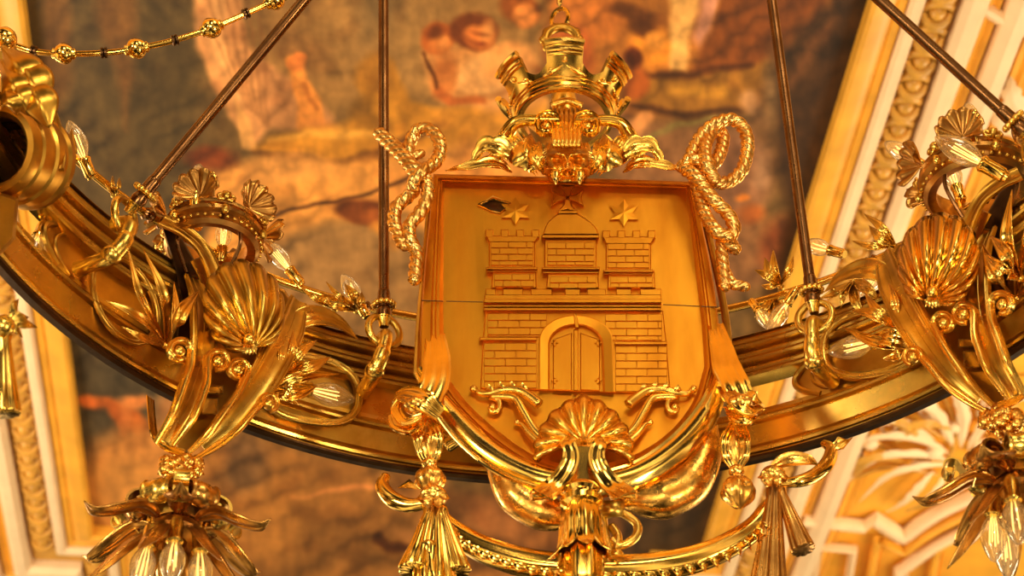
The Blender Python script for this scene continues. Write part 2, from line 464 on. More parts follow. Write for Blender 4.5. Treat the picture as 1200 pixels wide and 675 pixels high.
    ell(516, 46, 20, 17, (196, 96, 36), 0, 5); ell(519, 52, 13, 10, (214, 118, 50), 0, 6)
    ell(556, 38, 27, 21, (140, 66, 26), 0, 6); ell(562, 44, 17, 14, (218, 118, 50), 10, 6)
    ell(571, 36, 7, 12, (236, 150, 74), 0, 7, .8); ell(556, 50, 12, 4, (160, 76, 30), 20, 6, .8); ell(563, 40, 9, 2.5, (150, 70, 28), 5, 4, .8); ell(566, 51, 4, 1.6, (140, 50, 24), 0, 3, .8)
    ell(523, 52, 6, 8, (230, 140, 66), 0, 6, .8); ell(512, 40, 12, 7, (120, 56, 22), -20, 6, .7); ell(618, 14, 7, 8, (238, 156, 80), 0, 6, .8)
    cap([(540, 84), (556, 74), (590, 82)], [3, 5, 3], (240, 178, 108), 8, .8); cap([(536, 106), (566, 112), (600, 100)], [2, 4, 3], (150, 78, 32), 8, .8); cap([(606, 52), (630, 80), (636, 108)], [3, 5, 3], (160, 84, 34), 8, .8)
    ell(607, 10, 27, 18, (156, 78, 28), 20, 7); ell(614, 18, 15, 12, (220, 126, 56), 0, 6)
    ell(566, 88, 36, 24, (226, 158, 90), -12, 10); ell(520, 90, 14, 26, (204, 116, 52), 10, 8)
    cap([(514, 104), (530, 120), (568, 118)], [5, 6, 4], (190, 96, 40), 5); cap([(500, 60), (512, 100)], 2, (120, 60, 20), 3)
    ell(600, 70, 34, 20, (224, 146, 76), -20, 12)
    # group to the right of the crown
    poly([(640, -60), (1010, -80), (960, 140), (880, 130), (700, 150), (640, 90)], (168, 98, 36), 20)
    ell(690, 20, 44, 30, (206, 112, 44), 0, 18, .9); ell(668, 60, 26, 30, (188, 84, 34), 0, 14, .8)
    ell(765, 52, 28, 24, (218, 128, 36), 0, 12); ell(752, 30, 18, 12, (120, 62, 20), 10, 8); ell(768, 44, 12, 10, (226, 140, 50), 0, 8)
    ell(740, 12, 34, 10, (112, 58, 22), 14, 8, .8)
    poly([(782, -60), (830, -60), (808, 40), (806, 82), (784, 82), (786, 40)], (222, 160, 84), 7)
    poly([(826, -60), (868, -60), (820, 56), (812, 40)], (200, 130, 100), 10)
    poly([(870, -40), (1000, -60), (940, 60), (880, 90), (812, 92), (820, 50)], (140, 72, 26), 9)
    cap([(740, 100), (800, 112), (870, 104), (900, 80)], [16, 24, 22, 10], (156, 100, 34), 10)
    cap([(790, 104), (850, 108)], [6, 8], (196, 132, 40), 10, .8)
    cap([(742, 84), (800, 86), (880, 76)], 4, (96, 48, 18), 7, .8); cap([(742, 124), (800, 138), (870, 132)], 4, (84, 44, 18), 8, .8)
    ell(744, 96, 16, 20, (176, 84, 28), 0, 8); ell(740, 66, 10, 12, (120, 50, 18), 0, 6)
    poly([(720, 130), (800, 150), (880, 150), (900, 330), (820, 360), (720, 240)], (150, 98, 58), 20)
    cap([(748, 168), (790, 150), (840, 142)], [2, 3, 2], (140, 120, 60), 4, .8)
    cap([(742, 158), (760, 140)], [9, 8], (206, 132, 72), 6, .9)
    ell(870, 200, 34, 50, (146, 96, 66), 0, 20, .8); cap([(882, 120), (900, 150), (888, 210)], [12, 8, 10], (180, 130, 92), 10, .7)
    ell(918, 290, 26, 34, (178, 70, 32), 0, 18, .6); ell(880, 250, 16, 10, (196, 96, 34), 0, 10, .8); ell(868, 232, 6, 4, (220, 120, 40), 0, 4)
    poly([(905, 60), (1040, -60), (1040, 400), (880, 700), (905, 340), (925, 240), (890, 160)], (92, 56, 26), 26)
    cap([(980, 20), (950, 60), (925, 100)], [3, 6, 3], (150, 88, 48), 14, .6); ell(905, 110, 8, 40, (150, 120, 84), 0, 14, .6)
    # lower left: cloud and slate sky with a small flying figure
    poly([(70, 280), (210, 380), (210, 470), (150, 520), (100, 560), (60, 560)], (92, 76, 52), 16)
    cap([(100, 470), (130, 470), (150, 486), (168, 500)], [7, 8, 14, 12], (196, 96, 34), 7); ell(106, 472, 10, 7, (206, 100, 40), 0, 4)
    cap([(150, 480), (146, 506)], [8, 5], (206, 110, 48), 6); ell(160, 470, 18, 8, (216, 124, 60), 10, 7)
    ell(168, 540, 74, 44, (192, 122, 56), -10, 24); ell(140, 580, 60, 40, (196, 128, 58), 0, 22); ell(215, 480, 30, 26, (180, 118, 66), 0, 18)
    poly([(240, 500), (520, 560), (520, 700), (150, 700), (180, 600)], (164, 104, 46), 26)
    ell(285, 545, 26, 34, (128, 88, 52), 10, 20, .9)
    cap([(340, 586), (400, 574), (450, 568)], [1, 3, 2], (214, 128, 66), 5, .8)
    ell(380, 640, 90, 36, (136, 88, 42), 0, 30, .8); ell(310, 620, 60, 40, (182, 116, 50), 0, 30, .7)
    cap([(440, 632), (452, 642), (500, 640), (520, 615)], [7, 4, 4, 5], (104, 52, 20), 5); ell(480, 626, 26, 8, (176, 112, 56), 0, 8)
    poly([(500, 575), (700, 570), (840, 560), (820, 700), (500, 700)], (128, 80, 40), 20)
    ell(585, 610, 44, 20, (176, 106, 56), 20, 16, .8); ell(640, 630, 22, 12, (188, 112, 54), 0, 12, .7); ell(560, 640, 34, 10, (96, 52, 24), 0, 14, .7)
    poly([(730, 575), (840, 560), (820, 700), (740, 700)], (88, 62, 36), 20); ell(600, 690, 60, 22, (186, 118, 56), 0, 16)
    # brush and craquelure
    n = fbm(X / 9, Y / 22, 5); n2 = fbm(X / 30, Y / 24, 8)
    wv = (X * .9 + Y * 1.5) / 17 + 5.5 * fbm(X / 60, Y / 60, 21) + 1.6 * fbm(X / 22, Y / 22, 22)
    fold = np.abs(np.sin(wv)) ** .8; fm = np.clip((fbm(X / 80, Y / 80, 31) - .38) * 4, 0, 1)
    wv2 = (X * 1.4 - Y * .7) / 12 + 6 * fbm(X / 50, Y / 50, 41)
    fold2 = np.abs(np.sin(wv2)); fm2 = np.clip((fbm(X / 90, Y / 90, 51) - .45) * 4, 0, 1)
    C = C * (1 + fm[..., None] * (.22 * fold[..., None] - .15)) * (1 + fm2[..., None] * (.12 * fold2[..., None] - .08))
    bl = np.clip((fbm(X / 26, Y / 20, 61) - .56) * 6, 0, 1); C = C * (1 - .10 * bl[..., None] * np.array([.6, .9, 1.1]))
    C = C * (.74 + .26 * n[..., None] + .26 * n2[..., None])
    C = np.clip(C, 0, 255) / 255; L = C.mean(-1, keepdims=True); C = np.clip(C * np.clip(.40 + (L - .40) * 1.35, .05, 1) / L, 0, 1); C = C * .95 + C.mean(-1, keepdims=True) * np.array([1.28, 1.0, .62]) * .05
    return C ** 2.2
PAINT_GAIN = .92
def build_painting():
    step = .0085
    us = np.arange(uA, uB + step, step); us[-1] = uB; vs = np.arange(vStart, vEnd + step, step); vs[-1] = vEnd
    U, V = np.meshgrid(us, vs)
    wx = udir.x * U + vdir.x * V; wy = udir.y * U + vdir.y * V; wz = CEIL - CAM.z
    d = wy * FW.y + wz * FW.z
    px = 600 + FPX * wx / d; py = 337.5 - FPX * (wy * UP.y + wz * UP.z) / d
    C = paint(px, py)
    n, k = U.shape
    me = bpy.data.meshes.new('ceiling_painting')
    co = np.stack([wx, wy, np.full(wx.shape, CEIL - .004)], -1).reshape(-1, 3)
    I = np.arange(n * k).reshape(n, k)
    F = np.stack([I[:-1, :-1], I[1:, :-1], I[1:, 1:], I[:-1, 1:]], -1).reshape(-1, 4)
    me.vertices.add(len(co)); me.vertices.foreach_set('co', co.ravel())
    me.loops.add(F.size); me.loops.foreach_set('vertex_index', F.ravel().astype(np.int32))
    me.polygons.add(len(F)); me.polygons.foreach_set('loop_start', np.arange(0, F.size, 4, dtype=np.int32))
    me.update()
    a = me.color_attributes.new('fresco', 'FLOAT_COLOR', 'POINT')
    a.data.foreach_set('color', np.concatenate([np.clip(C * PAINT_GAIN, 0, .95).reshape(-1, 3), np.ones((n * k, 1))], 1).ravel().astype(np.float32))
    m = bpy.data.materials.new('fresco_paint'); m.use_nodes = True; t = m.node_tree; p = t.nodes['Principled BSDF']
    at = nn(t, 'ShaderNodeAttribute'); at.attribute_name = 'fresco'
    nz = nn(t, 'ShaderNodeTexNoise'); nz.inputs['Scale'].default_value = 26; nz.inputs['Detail'].default_value = 5
    tc = nn(t, 'ShaderNodeTexCoord'); t.links.new(tc.outputs['Object'], nz.inputs[0])
    mr = nn(t, 'ShaderNodeMapRange'); mr.inputs['To Min'].default_value = .8; mr.inputs['To Max'].default_value = 1.2
    t.links.new(nz.outputs['Fac'], mr.inputs[0])
    vm = nn(t, 'ShaderNodeVectorMath', operation='SCALE'); t.links.new(at.outputs['Color'], vm.inputs[0]); t.links.new(mr.outputs[0], vm.inputs['Scale'])
    t.links.new(vm.outputs[0], p.inputs['Base Color']); p.inputs['Roughness'].default_value = .6
    me.materials.append(m)
    o = bpy.data.objects.new('ceiling_painting', me); COL.objects.link(o)
    o['label'] = 'large ceiling painting of winged figures and draperies in brown and ochre within a gilded frame'
    o['category'] = 'painting'
build_painting()

def struct(o): o['kind'] = 'structure'; return o
# ceiling slab behind everything (with the coffer field around the painting)
mb = MB()
b0 = len(mb.v)
for z in (0.0, .12):
    mb.v += [cp(uA - 5, vStart - 2, z), cp(uB + 5, vStart - 2, z), cp(uB + 5, vEnd + 4, z), cp(uA - 5, vEnd + 4, z)]
mb.f += [[0, 1, 2, 3], [7, 6, 5, 4], [0, 4, 5, 1], [1, 5, 6, 2], [2, 6, 7, 3], [3, 7, 4, 0]]
struct(mb.build('ceiling', PGOLD, smooth=False))
# frame rails as nested rectangles (d0..d1 outward from the painting edge, z depth below the ceiling)
def rail_loop(prof):
    """profile [(d, z)] carried round the painting with mitred corners"""
    cs = [(uA, vStart, -1, -1), (uB, vStart, 1, -1), (uB, vN, 1, 1), (uB - NW, vN, 1, 1), (uB - NW, vEnd, 1, 1), (uA + NW, vEnd, -1, 1), (uA + NW, vN, -1, 1), (uA, vN, -1, 1)]
    rows = []
    for (u, v, su, sv) in cs: rows.append([cp(u + su * d, v + sv * d, -z) for d, z in prof])
    return rows
def rail_band(name, prof, mat):
    mb = MB(); mb.grid(rail_loop(prof + [(prof[-1][0], -.001), (prof[0][0], -.001)]), cu=True, cv=True)
    return struct(mb.build(name, mat, smooth=True, sharp=30))
rail_band('trim_1', [(-.012, .0), (-.012, .075), (.005, .085), (.05, .07), (.095, .045), (.10, .055), (.13, .055), (.135, .03)], PGOLD)
rail_band('trim_2', [(.137, .0), (.137, .07), (.15, .085), (.18, .085), (.195, .07), (.197, .0)], PWHITE)
rail_band('trim_3', [(.20, .0), (.20, .03), (.33, .03), (.332, .0)], POCHRE)
rail_band('trim_4', [(.345, .0), (.345, .07), (.37, .10), (.41, .10), (.44, .08), (.44, .0)], PWHITE)
rail_band('trim_5', [(.442, .0), (.45, .06), (.475, .035), (.50, .05), (.51, .0)], PGOLD)
rail_band('trim_6', [(.512, .0), (.52, .07), (.56, .11), (.61, .10), (.63, .05), (.635, .0)], PWHITE)
rail_band('trim_7', [(.637, .0), (.645, .045), (.68, .02), (.70, .03), (.72, .0)], PGOLD)
# leaf-and-egg moulding: one continuous carved band
def egg(mb, c, du, dv, L, Wd):
    """an oval with two curled husks around it"""
    R = []
    for i in range(5):
        ph = PI / 2 * i / 4
        R.append([c + du * (Wd * .30 * math.cos(ph) * math.cos(2 * PI * k / 8)) + dv * (L * .30 * math.cos(ph) * math.sin(2 * PI * k / 8)) + Vector((0, 0, -.05 * math.sin(ph) - .028)) for k in range(8)])
    mb.grid(R, cu=True)
    for sgn in (-1, 1):
        P = [c + du * (Wd * .42 * math.cos(t)) * 1.0 + dv * (sgn * L * .42 * math.sin(t)) + Vector((0, 0, -.035 - .02 * math.sin(t))) for t in np.linspace(.1, PI - .1, 7)]
        tube(mb, P, [.010, .018, .024, .026, .024, .018, .010], 6, caps=False)
mb = MB(); d = .265
v = vStart + .5
while v < vN + .2:
    egg(mb, cp(uB + d, v), udir, vdir, .15, .13); egg(mb, cp(uA - d, v), udir, vdir, .15, .13); v += .135
v = vN + .3
while v < vEnd + .2: egg(mb, cp(uA + NW - d, v), udir, vdir, .15, .13); egg(mb, cp(uB - NW + d, v), udir, vdir, .15, .13); v += .135
u = uA + NW
while u < uB - NW: egg(mb, cp(u, vEnd + d), vdir, udir, .15, .13); u += .135
struct(mb.build('trim_8', PORN, sharp=0))
# stucco foliage panel at the lower right, with its own cream frames
def cl(mb, pts, W, off0=.05, curl=.06, lobes=5):
    q = cr(pts, 8); n = len(q)
    P = [MH(x, y, off0 + curl * math.sin(PI * i / (n - 1))) for i, (x, y) in enumerate(q)]
    leaf(mb, P, W, Vector((0, 0, -1)), cup=-.35, rib=.25, lobes=lobes)
mb = MB()
mb.cap([MH(x, y, .012) for x, y in [(955, 520), (1010, 470), (1120, 440), (1240, 440), (1240, 560), (1140, 575), (1060, 615), (1000, 605), (955, 610)]])
struct(mb.build('trim_9', PGOLD, smooth=False))
mb = MB()
for pts, W in [([(1112, 545), (1080, 548), (1040, 560), (1005, 590)], .032), ([(1112, 540), (1070, 534), (1025, 540), (985, 572)], .036), ([(1112, 532), (1075, 516), (1030, 514), (985, 528)], .036),
               ([(1100, 524), (1065, 500), (1030, 492), (1000, 496)], .036), ([(1118, 525), (1100, 490), (1080, 474), (1055, 464)], .038), ([(1126, 525), (1130, 490), (1122, 465), (1108, 450)], .036),
               ([(1134, 528), (1155, 500), (1180, 490), (1210, 494)], .036), ([(1138, 538), (1168, 524), (1196, 526), (1225, 540)], .034), ([(1134, 548), (1160, 552), (1190, 552), (1215, 556)], .028),
               ([(1095, 552), (1078, 572), (1060, 590), (1036, 602)], .028), ([(1108, 556), (1100, 574), (1086, 588), (1070, 596)], .026), ([(1140, 512), (1166, 482), (1190, 470), (1215, 468)], .034),
               ([(1040, 500), (1032, 482), (1016, 474), (996, 478)], .030), ([(1150, 480), (1158, 462), (1150, 446), (1138, 440)], .030)]:
    cl(mb, pts, W)
for (x, y, r) in [(1095, 530, 12), (1118, 500, 10), (1150, 520, 11), (1075, 545, 9), (1020, 520, 10)]:
    c = MH(x, y, .06); sphere(mb, c, r * .0042, 10, 1, 1, .7)
for a in [(1000, 540), (1040, 500), (1085, 480), (1160, 490), (1190, 520)]:
    P = [MH(x, y, .05) for x, y in spiral(a[0], a[1], 15, 3, 200, 700, 26)]
    tube(mb, P, [.018 - .0005 * i for i in range(len(P))], 6)
struct(mb.build('trim_10', PWHITE, sharp=0))
mb = MB()
for pts in [[(1100, 556), (1040, 548), (990, 566), (968, 596)], [(1120, 520), (1060, 492), (1000, 500)], [(1135, 530), (1180, 520), (1230, 525)], [(1110, 545), (1120, 500), (1100, 450)], [(1000, 480), (1030, 520), (1090, 540)]]:
    P = mpath(MH, [(x, y, .045) for x, y in pts], 8); tube(mb, P, .014, 6)
for pts, W in [([(1000, 560), (1020, 540), (1060, 540)], .04), ([(1050, 520), (1080, 500), (1120, 505)], .045), ([(1150, 510), (1180, 480), (1200, 480)], .045), ([(1060, 600), (1090, 590), (1100, 570)], .03), ([(1020, 490), (1060, 500), (1080, 520)], .04)]: cl(mb, pts, W, .07, .05, 4)
struct(mb.build('trim_11', PORN, sharp=0))
def rail_px(name, pts, W, H, mat, off=.03):
    P = [MH(x, y, off) for x, y in pts]
    mb = MB(); sweep(mb, P, [(-1, 0), (-1, .5), (-.7, .9), (-.2, 1), (.3, .85), (.55, .4), (.8, .6), (1, .4), (1, 0)], Vector((0, 0, -1)), W, H)
    return struct(mb.build(name, mat, sharp=30))
arch = cr([(1058, 627), (1085, 607), (1115, 590), (1160, 572), (1230, 556)], 8)
rail_px('trim_12', [(940, 606), (1012, 614), (1022, 604), (1058, 627)] + arch[1:], .045, .06, PWHITE)
rail_px('trim_13', [(1016, 700), (1030, 628), (1056, 643)] + [(x, y + 18) for x, y in arch[1:]], .03, .05, PGOLD)
rail_px('trim_14', [(1052, 720), (1056, 664), (1066, 660)] + [(x, y + 38) for x, y in arch[2:]], .04, .05, PWHITE)
rail_px('trim_15', [(950, 700), (960, 636), (1000, 640), (990, 700)], .022, .05, PWHITE)
rail_px('trim_16', [(1085, 720), (1100, 640), (1140, 618), (1230, 600)], .03, .05, PGOLD)
rail_px('trim_17', [(1142, 0), (1190, 30), (1240, 40)], .03, .05, PWHITE)
# pale stucco plume on the gold field at the upper right
mb = MB()
for pts in [[(1205, 150), (1188, 120), (1184, 88)], [(1210, 165), (1180, 150), (1160, 120)], [(1215, 190), (1190, 190), (1170, 170)]]:
    cl(mb, pts, .05, .04, .05, 4)
struct(mb.build('trim_18', PWHITE, sharp=0))

# ================================================================== the chandelier
CH = thing('chandelier', (CX, CY, HZ), 'huge gilded bronze ring chandelier with scroll brackets, shells and candle bulbs on long rods', 'chandelier')
def ring_pt(R, z, a): return Vector((CX + R * math.cos(a), CY + R * math.sin(a), z))
A_ST, A_EN = math.radians(-42), math.radians(222)
def ring_prof(name, prof, mat, parent=CH, a0=A_ST, a1=A_EN, n=170, **k):
    mb = MB(); rows = []
    for i in range(n + 1):
        a = a0 + (a1 - a0) * i / n
        rows.append([ring_pt(RING - off, z, a) for off, z in prof])
    mb.grid(rows, cu=True); mb.cap(rows[0]); mb.cap(rows[-1][::-1])
    return mb.build(name, mat, parent, sharp=28, **k)
z0 = HZ
def off_h(px, py, off=0): return K(px, py, off).z
ring_prof('lower_ring', [(-.03, z0 + .016), (-.016, z0 + .010), (-.014, z0 + .02), (-.008, z0 + .022), (-.004, z0 + .028), (-.006, z0 + .034), (-.020, z0 + .036), (-.020, z0 + .040),
    (-.010, z0 + .046), (-.002, z0 + .070), (.006, z0 + .094), (.0, z0 + .097), (.0, z0 + .101), (.014, z0 + .103), (.018, z0 + .108), (.014, z0 + .113), (-.004, z0 + .115), (-.008, z0 + .118), (-.012, z0 + .128), (-.002, z0 + .134), (-.002, z0 + .146),
    (-.02, z0 + .150), (-.03, z0 + .15)], BRONZE)
ring_prof('ring_underside', [(-.03, z0 + .016), (-.028, z0 - .002), (-.006, z0 - .006), (.004, z0 - .002), (.004, z0 + .004), (-.016, z0 + .012)], IRON_SHADE)  # near-black colour puts the underside's shade into the material
zu = off_h(900, 441); zt = off_h(900, 388)
hh = (zt - zu)
pr = [(-.03, zu), (.0, zu)]
for i in range(6):
    f0 = i / 6; 
    pr += [(.004 + .012 * (i % 2 == 0), zu + hh * (f0 + .02)), (.006 + .012 * (i % 2 == 0), zu + hh * (f0 + .07)), (.004 + .010 * (i % 2 == 0), zu + hh * (f0 + .11)), (-.008, zu + hh * (f0 + .125)), (-.008, zu + hh * (f0 + .155))]
pr += [(.012, zt - .004), (.0, zt + .006), (-.03, zt + .006)]
ring_prof('upper_ring', pr, BRONZE)
# thin rail on top
zr = 3.52 + 1.6
mb = MB(); 
P = [ring_pt(1.372, zr, A_ST + (A_EN - A_ST) * i / 160) for i in range(161)]
tube(mb, P, .0115, 12); mb.build('rail', GOLD, CH)
RR = Cyl(1.372)
def az(px, py, M=K, off=0):
    p = M(px, py, off); return math.atan2(p.y - CY, p.x - CX)
for (x, y) in [(190, 272), (206, 282), (172, 262), (497, 386), (520, 391), (952, 322), (1150, 234), (1165, 226), (1020, 295), (425, 372)]:
    a = az(x, y, RR); c = ring_pt(1.372, zr, a); t = Vector((-math.sin(a), math.cos(a), 0)); mb = MB()
    lathe(mb, c - t * .016, t, [(.0, 0), (.014, 0), (.018, .006), (.014, .011), (.014, .021), (.018, .026), (.014, .032), (0, .032)], 12)
    mb.build('rail_coupling', DARK, CH)
# wall plates between the two rings, with rounded ends
def plate(pxl, pxr, bl, br, mat=BROWN, off=-.016, name='side_plate'):
    aL = az(pxl, 0 + 470 if False else ypl(pxl)); aR = az(pxr, ypl(pxr)); mb = MB(); rows = []
    zb, zt_ = z0 + .14, zu + .02
    for j in range(13):
        f = j / 12; z = zb + (zt_ - zb) * f; g = 1 - (2 * f - 1) ** 2
        l = aL + bl * g; r = aR - br * g
        rows.append([ring_pt(RING - off, z, l + (r - l) * i / 60) for i in range(61)])
    mb.grid(rows)
    o = mb.build(name, mat, CH, solid=.02); 
    for (e, s) in ((0, 1), (1, -1)):
        for dd, rr_ in ((.0, .009), (.035, .005)):
            mb = MB(); P = []
            for j in range(17):
                f = j / 16; z = zb + (zt_ - zb) * f; g = 1 - (2 * f - 1) ** 2
                a = (aL + bl * g - dd) if e == 0 else (aR - br * g + dd)
                P.append(ring_pt(RING - off - .012, z, a))
            tube(mb, P, rr_, 8); mb.build('plate_edge_moulding', mat, o)
    return o
def ypl(px):
    """height in the picture of the middle of the plate band, found from the ring itself"""
    zm = (z0 + zu) / 2 + .05; lo, hi = 0, 600
    for _ in range(40):
        mid = (lo + hi) / 2
        if K(px, mid).z > zm: lo = mid
        else: hi = mid
    return (lo + hi) / 2
plate(70, 560, .05, .05)
plate(960, 1300, .05, .05)

def T1(x, y): return (x, y)
def T2(x, y): return (1385 - x, y - 55)
def bracket(T, label):
    tp = lambda pts: [(*T(x, y), o) for x, y, o in pts]
    mir = T is T2
    # dark hollow body behind the scrolls
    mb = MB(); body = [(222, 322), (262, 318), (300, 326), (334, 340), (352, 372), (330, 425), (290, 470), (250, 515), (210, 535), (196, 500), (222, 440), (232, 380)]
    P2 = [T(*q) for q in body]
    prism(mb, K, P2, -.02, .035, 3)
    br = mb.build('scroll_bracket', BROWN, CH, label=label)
    # broad straps, hollowed between fine edge lines
    HOL = [(-1, -.15), (-1, .16), (-.92, .20), (-.86, .12), (-.80, .12), (-.75, .19), (-.68, .19), (-.62, .10), (-.45, .03), (-.2, .0), (-.04, .0), (-.02, -.03), (.02, -.03), (.04, .0), (.2, .0), (.45, .03), (.62, .10), (.68, .19), (.75, .19), (.80, .12), (.86, .12), (.92, .20), (1, .16), (1, -.15)]
    for pts, W in (([(226, 326, .05), (236, 352, .09), (239, 384, .12), (237, 415, .13), (230, 442, .13), (217, 480, .12), (194, 520, .08)], [.026, .036, .040, .036, .030, .028, .018]),
                   ([(350, 352, .06), (340, 384, .10), (322, 420, .125), (302, 454, .13), (273, 492, .12), (238, 524, .08)], [.026, .040, .044, .040, .032, .020])):
        q = cr(tp(pts), 8); mb = MB(); Wn = [float(np.interp(i / (len(q) - 1), np.linspace(0, 1, len(W)), W)) for i in range(len(q))]
        sweep(mb, [K(*p) for p in q], HOL, K.N, Wn)
        mb.build('broad_strap', BRONZE, br)
    # curved side band, beside it a dark sheet standing in for the gap's shade
    mb = MB(); q = cr(tp([(190, 258, .02), (214, 270, .05), (238, 292, .07), (254, 328, .08), (262, 372, .07)]), 8)
    sweep(mb, [K(*p) for p in q], HOL, K.N, .024); mb.build('side_band', BROWN, br)
    mb = MB(); prism(mb, K, [T(*p) for p in [(188, 262), (214, 280), (232, 312), (236, 360), (228, 420), (206, 400), (212, 350), (200, 300)]], .0, .02, 2); mb.build('recess_shade', IRON_SHADE, br)
    # edge scrolls with volutes
    for (cx, cy, r0, r1, a0, a1, tail) in (
        (210, 412, 10, 14, -285, 0, [(222, 430, .15), (215, 449, .15), (203, 482, .14), (182, 519, .09)]),
        (255, 424, 9, 13, 465, 180, [(242, 445, .16), (238, 460, .16), (227, 488, .15), (203, 522, .09)]),
        (278, 434, 8, 12, -285, 0, [(280, 457, .16), (259, 488, .15), (244, 508, .13), (222, 530, .09)]),
        (315, 474, 8, 11, 440, 180, [(295, 484, .15), (277, 505, .14), (252, 524, .11), (228, 538, .08)])):
        sp = spiral(cx, cy, r0, r1, a0, a1, 30)
        pts = tp([(x, y, .15) for x, y in sp]); n0 = len(pts)
        q = pts + cr(tp([(*sp[-1], .15)] + tail), 9)[1:]
        n = len(q); Wd = [.0070 + .0030 * min(1, i / n0) for i in range(n)]; Wd = [w_ * (1 if i < n - 12 else .55 + .45 * (n - i) / 12) for i, w_ in enumerate(Wd)]
        mb = MB(); sweep(mb, [K(*p) for p in q], BEAD, K.N, Wd, [w_ * 1.3 for w_ in Wd])
        c = K(*T(cx, cy), .158); sphere(mb, c, .0145, 16)
        mb.build('edge_scroll', SOFT, br)
    # shell
    mb = MB(); c = T(285, 360)
    shell(mb, K, c[0], c[1], 46, 54, -14 if not mir else 14, .10, .06, .024, ribs=12)
    mb.build('scallop_shell', GOLD if mir else BRONZE, br, solid=.004, sharp=0)
    mb = MB(); hx, hy = T(292, 404)
    for k in range(5):
        a = math.radians(60 + 15 * k); leaf(mb, [K(hx, hy - 6, .155), K(hx + 10 * math.cos(a), hy + 4 * 1, .175), K(hx + 17 * math.cos(a), hy + 13 * math.sin(a), .16)], .010, K.N, nu=4)
    sphere(mb, K(hx, hy - 6, .165), .016, 12)
    mb.build('shell_hinge', SOFT, br, sharp=0)
    # inner frame and cross piece in the dark gap
    mb = MB()
    prism(mb, K, [T(236, 300), T(252, 330), T(262, 372), T(248, 372), T(238, 336), T(222, 306)], .03, .06, 1); mb.build('bracket_rib', BRONZE, br); mb = MB()
    prism(mb, K, [T(*p) for p in rect(240, 452, 262, 462)], .05, .10, 1.5); mb.build('bracket_block', BRONZE, br); mb = MB()
    prism(mb, K, [T(*p) for p in rect(236, 466, 256, 486)], .05, .09, 1.5)
    mb.build('bracket_block', BRONZE, br)
    # curled lower lip of the bracket
    mb = MB(); q = cr(tp([(176, 466, .03), (178, 490, .06), (182, 512, .08), (196, 524, .09), (216, 532, .09)]), 6)
    sweep(mb, [K(*p) for p in q], flutes(2, .05, .12), K.N, .012); mb.build('lower_lip', GOLD, br)
    # berry cluster
    mb = MB(); rnd = random.Random(3)
    cx, cy = T(212, 548)
    for k in range(22):
        a = rnd.uniform(0, 2 * PI); r = rnd.uniform(0, 1) ** .5
        sphere(mb, K(cx + 22 * r * math.cos(a), cy + 15 * r * math.sin(a), .07 + .04 * (1 - r)), rnd.uniform(.013, .019), 10)
    for k in range(5):
        a = math.radians(20 + 35 * k); leaf(mb, [K(cx, cy, .06), K(cx + 22 * math.cos(a), cy + 14 * math.sin(a), .08), K(cx + 30 * math.cos(a), cy + 24 * math.sin(a), .06)], .014, K.N, nu=4)
    mb.build('berry_cluster', GOLDR, CH, sharp=0)
    return br
bracket(T1, 'bronze scroll bracket on the left with a fluted shell')
bracket(T2, 'brightly lit scroll bracket at the right edge')

# leaf sprays
def spray(name, M, base, tips, W, mat=GOLD, off0=.03, off1=.09, stem=True, lobes=0, label=None, bend=.07):
    mb = MB(); bx, by = base
    for i, t in enumerate(tips):
        tx, ty = t[:2]; ww = t[2] if len(t) > 2 else W; sgn = 1 if (i % 2) else -1
        mx, my = (bx + tx) / 2 - (ty - by) * bend * sgn, (by + ty) / 2 + (tx - bx) * bend * sgn
        q = cr([(bx, by, off0), (mx, my, off1 + .02), (tx, ty, off1)], 9)
        leaf(mb, [M(*p) for p in q], ww, M.N, lobes=lobes, cup=.5, rib=.35)
    if stem: sphere(mb, M(bx, by, off0), .010, 8)
    return mb.build(name, mat, CH, solid=.0025, sharp=0, label=label)
for T in (T1, T2):
    tt = lambda L: [(*T(*q[:2]), *q[2:]) for q in L]
    spray('leaf_spray', K, T(194, 404), tt([(148, 284, .015), (168, 292, .019), (234, 340, .020), (124, 352, .015), (142, 382, .011), (204, 330, .014)]), .02, SOFT, .04, .10)
    spray('leaf_spray', K, T(333, 438), tt([(330, 402, .011), (344, 386, .013), (372, 398, .014), (388, 418, .016), (338, 412, .010)]), .014, SOFT, .06, .10)
    # bulb lying in an oval moulding
    q = [T(x, y) for x, y in spiral(362, 452, 1, 1, 0, 360, 1)]
    mb = MB(); ov = []
    for k in range(49):
        a = 2 * PI * k / 48; x = 362 + 58 * (abs(math.cos(a)) ** .8) * (1 if math.cos(a) > 0 else -1); y = 456 + 38 * (abs(math.sin(a)) ** .8) * (1 if math.sin(a) > 0 else -1) + (x - 362) * .16
        ov.append(K(*T(x, y), .012))
    sweep(mb, ov, BEAD, K.N, .012, .010, caps=False); mb.build('oval_moulding', BRONZE, CH)
    spray('bulb_leaf', K, T(312, 462), tt([(398, 438, .016), (372, 452, .024), (352, 476, .016)]), .02, GOLD, .06, .085, bend=.08)
    bulb_px(CH, K, T(335, 450), T(386, 462), .06, .07, 1.15, glassonly=True)
    # second oval moulding on the other side of the bracket
    mb = MB(); ov = []
    for k in range(49):
        a = 2 * PI * k / 48; x = 146 + 38 * math.cos(a); y = 352 + 46 * math.sin(a) + (x - 146) * .55
        ov.append(K(*T(x, y), .012))
    sweep(mb, ov, BEAD, K.N, .009, .008, caps=False); mb.build('oval_moulding', BROWN, CH)
    # long curled husks running off beside the bracket
    mb = MB()
    for pts, ww in (([(330, 388, .05), (362, 372, .07), (394, 378, .05), (420, 398, .03)], .030),):
        leaf(mb, [K(*T(a, b), c) for a, b, c in cr(pts, 8)], ww, K.N)
    mb.build('acanthus_husk', BRONZE, CH, solid=.003, sharp=0)

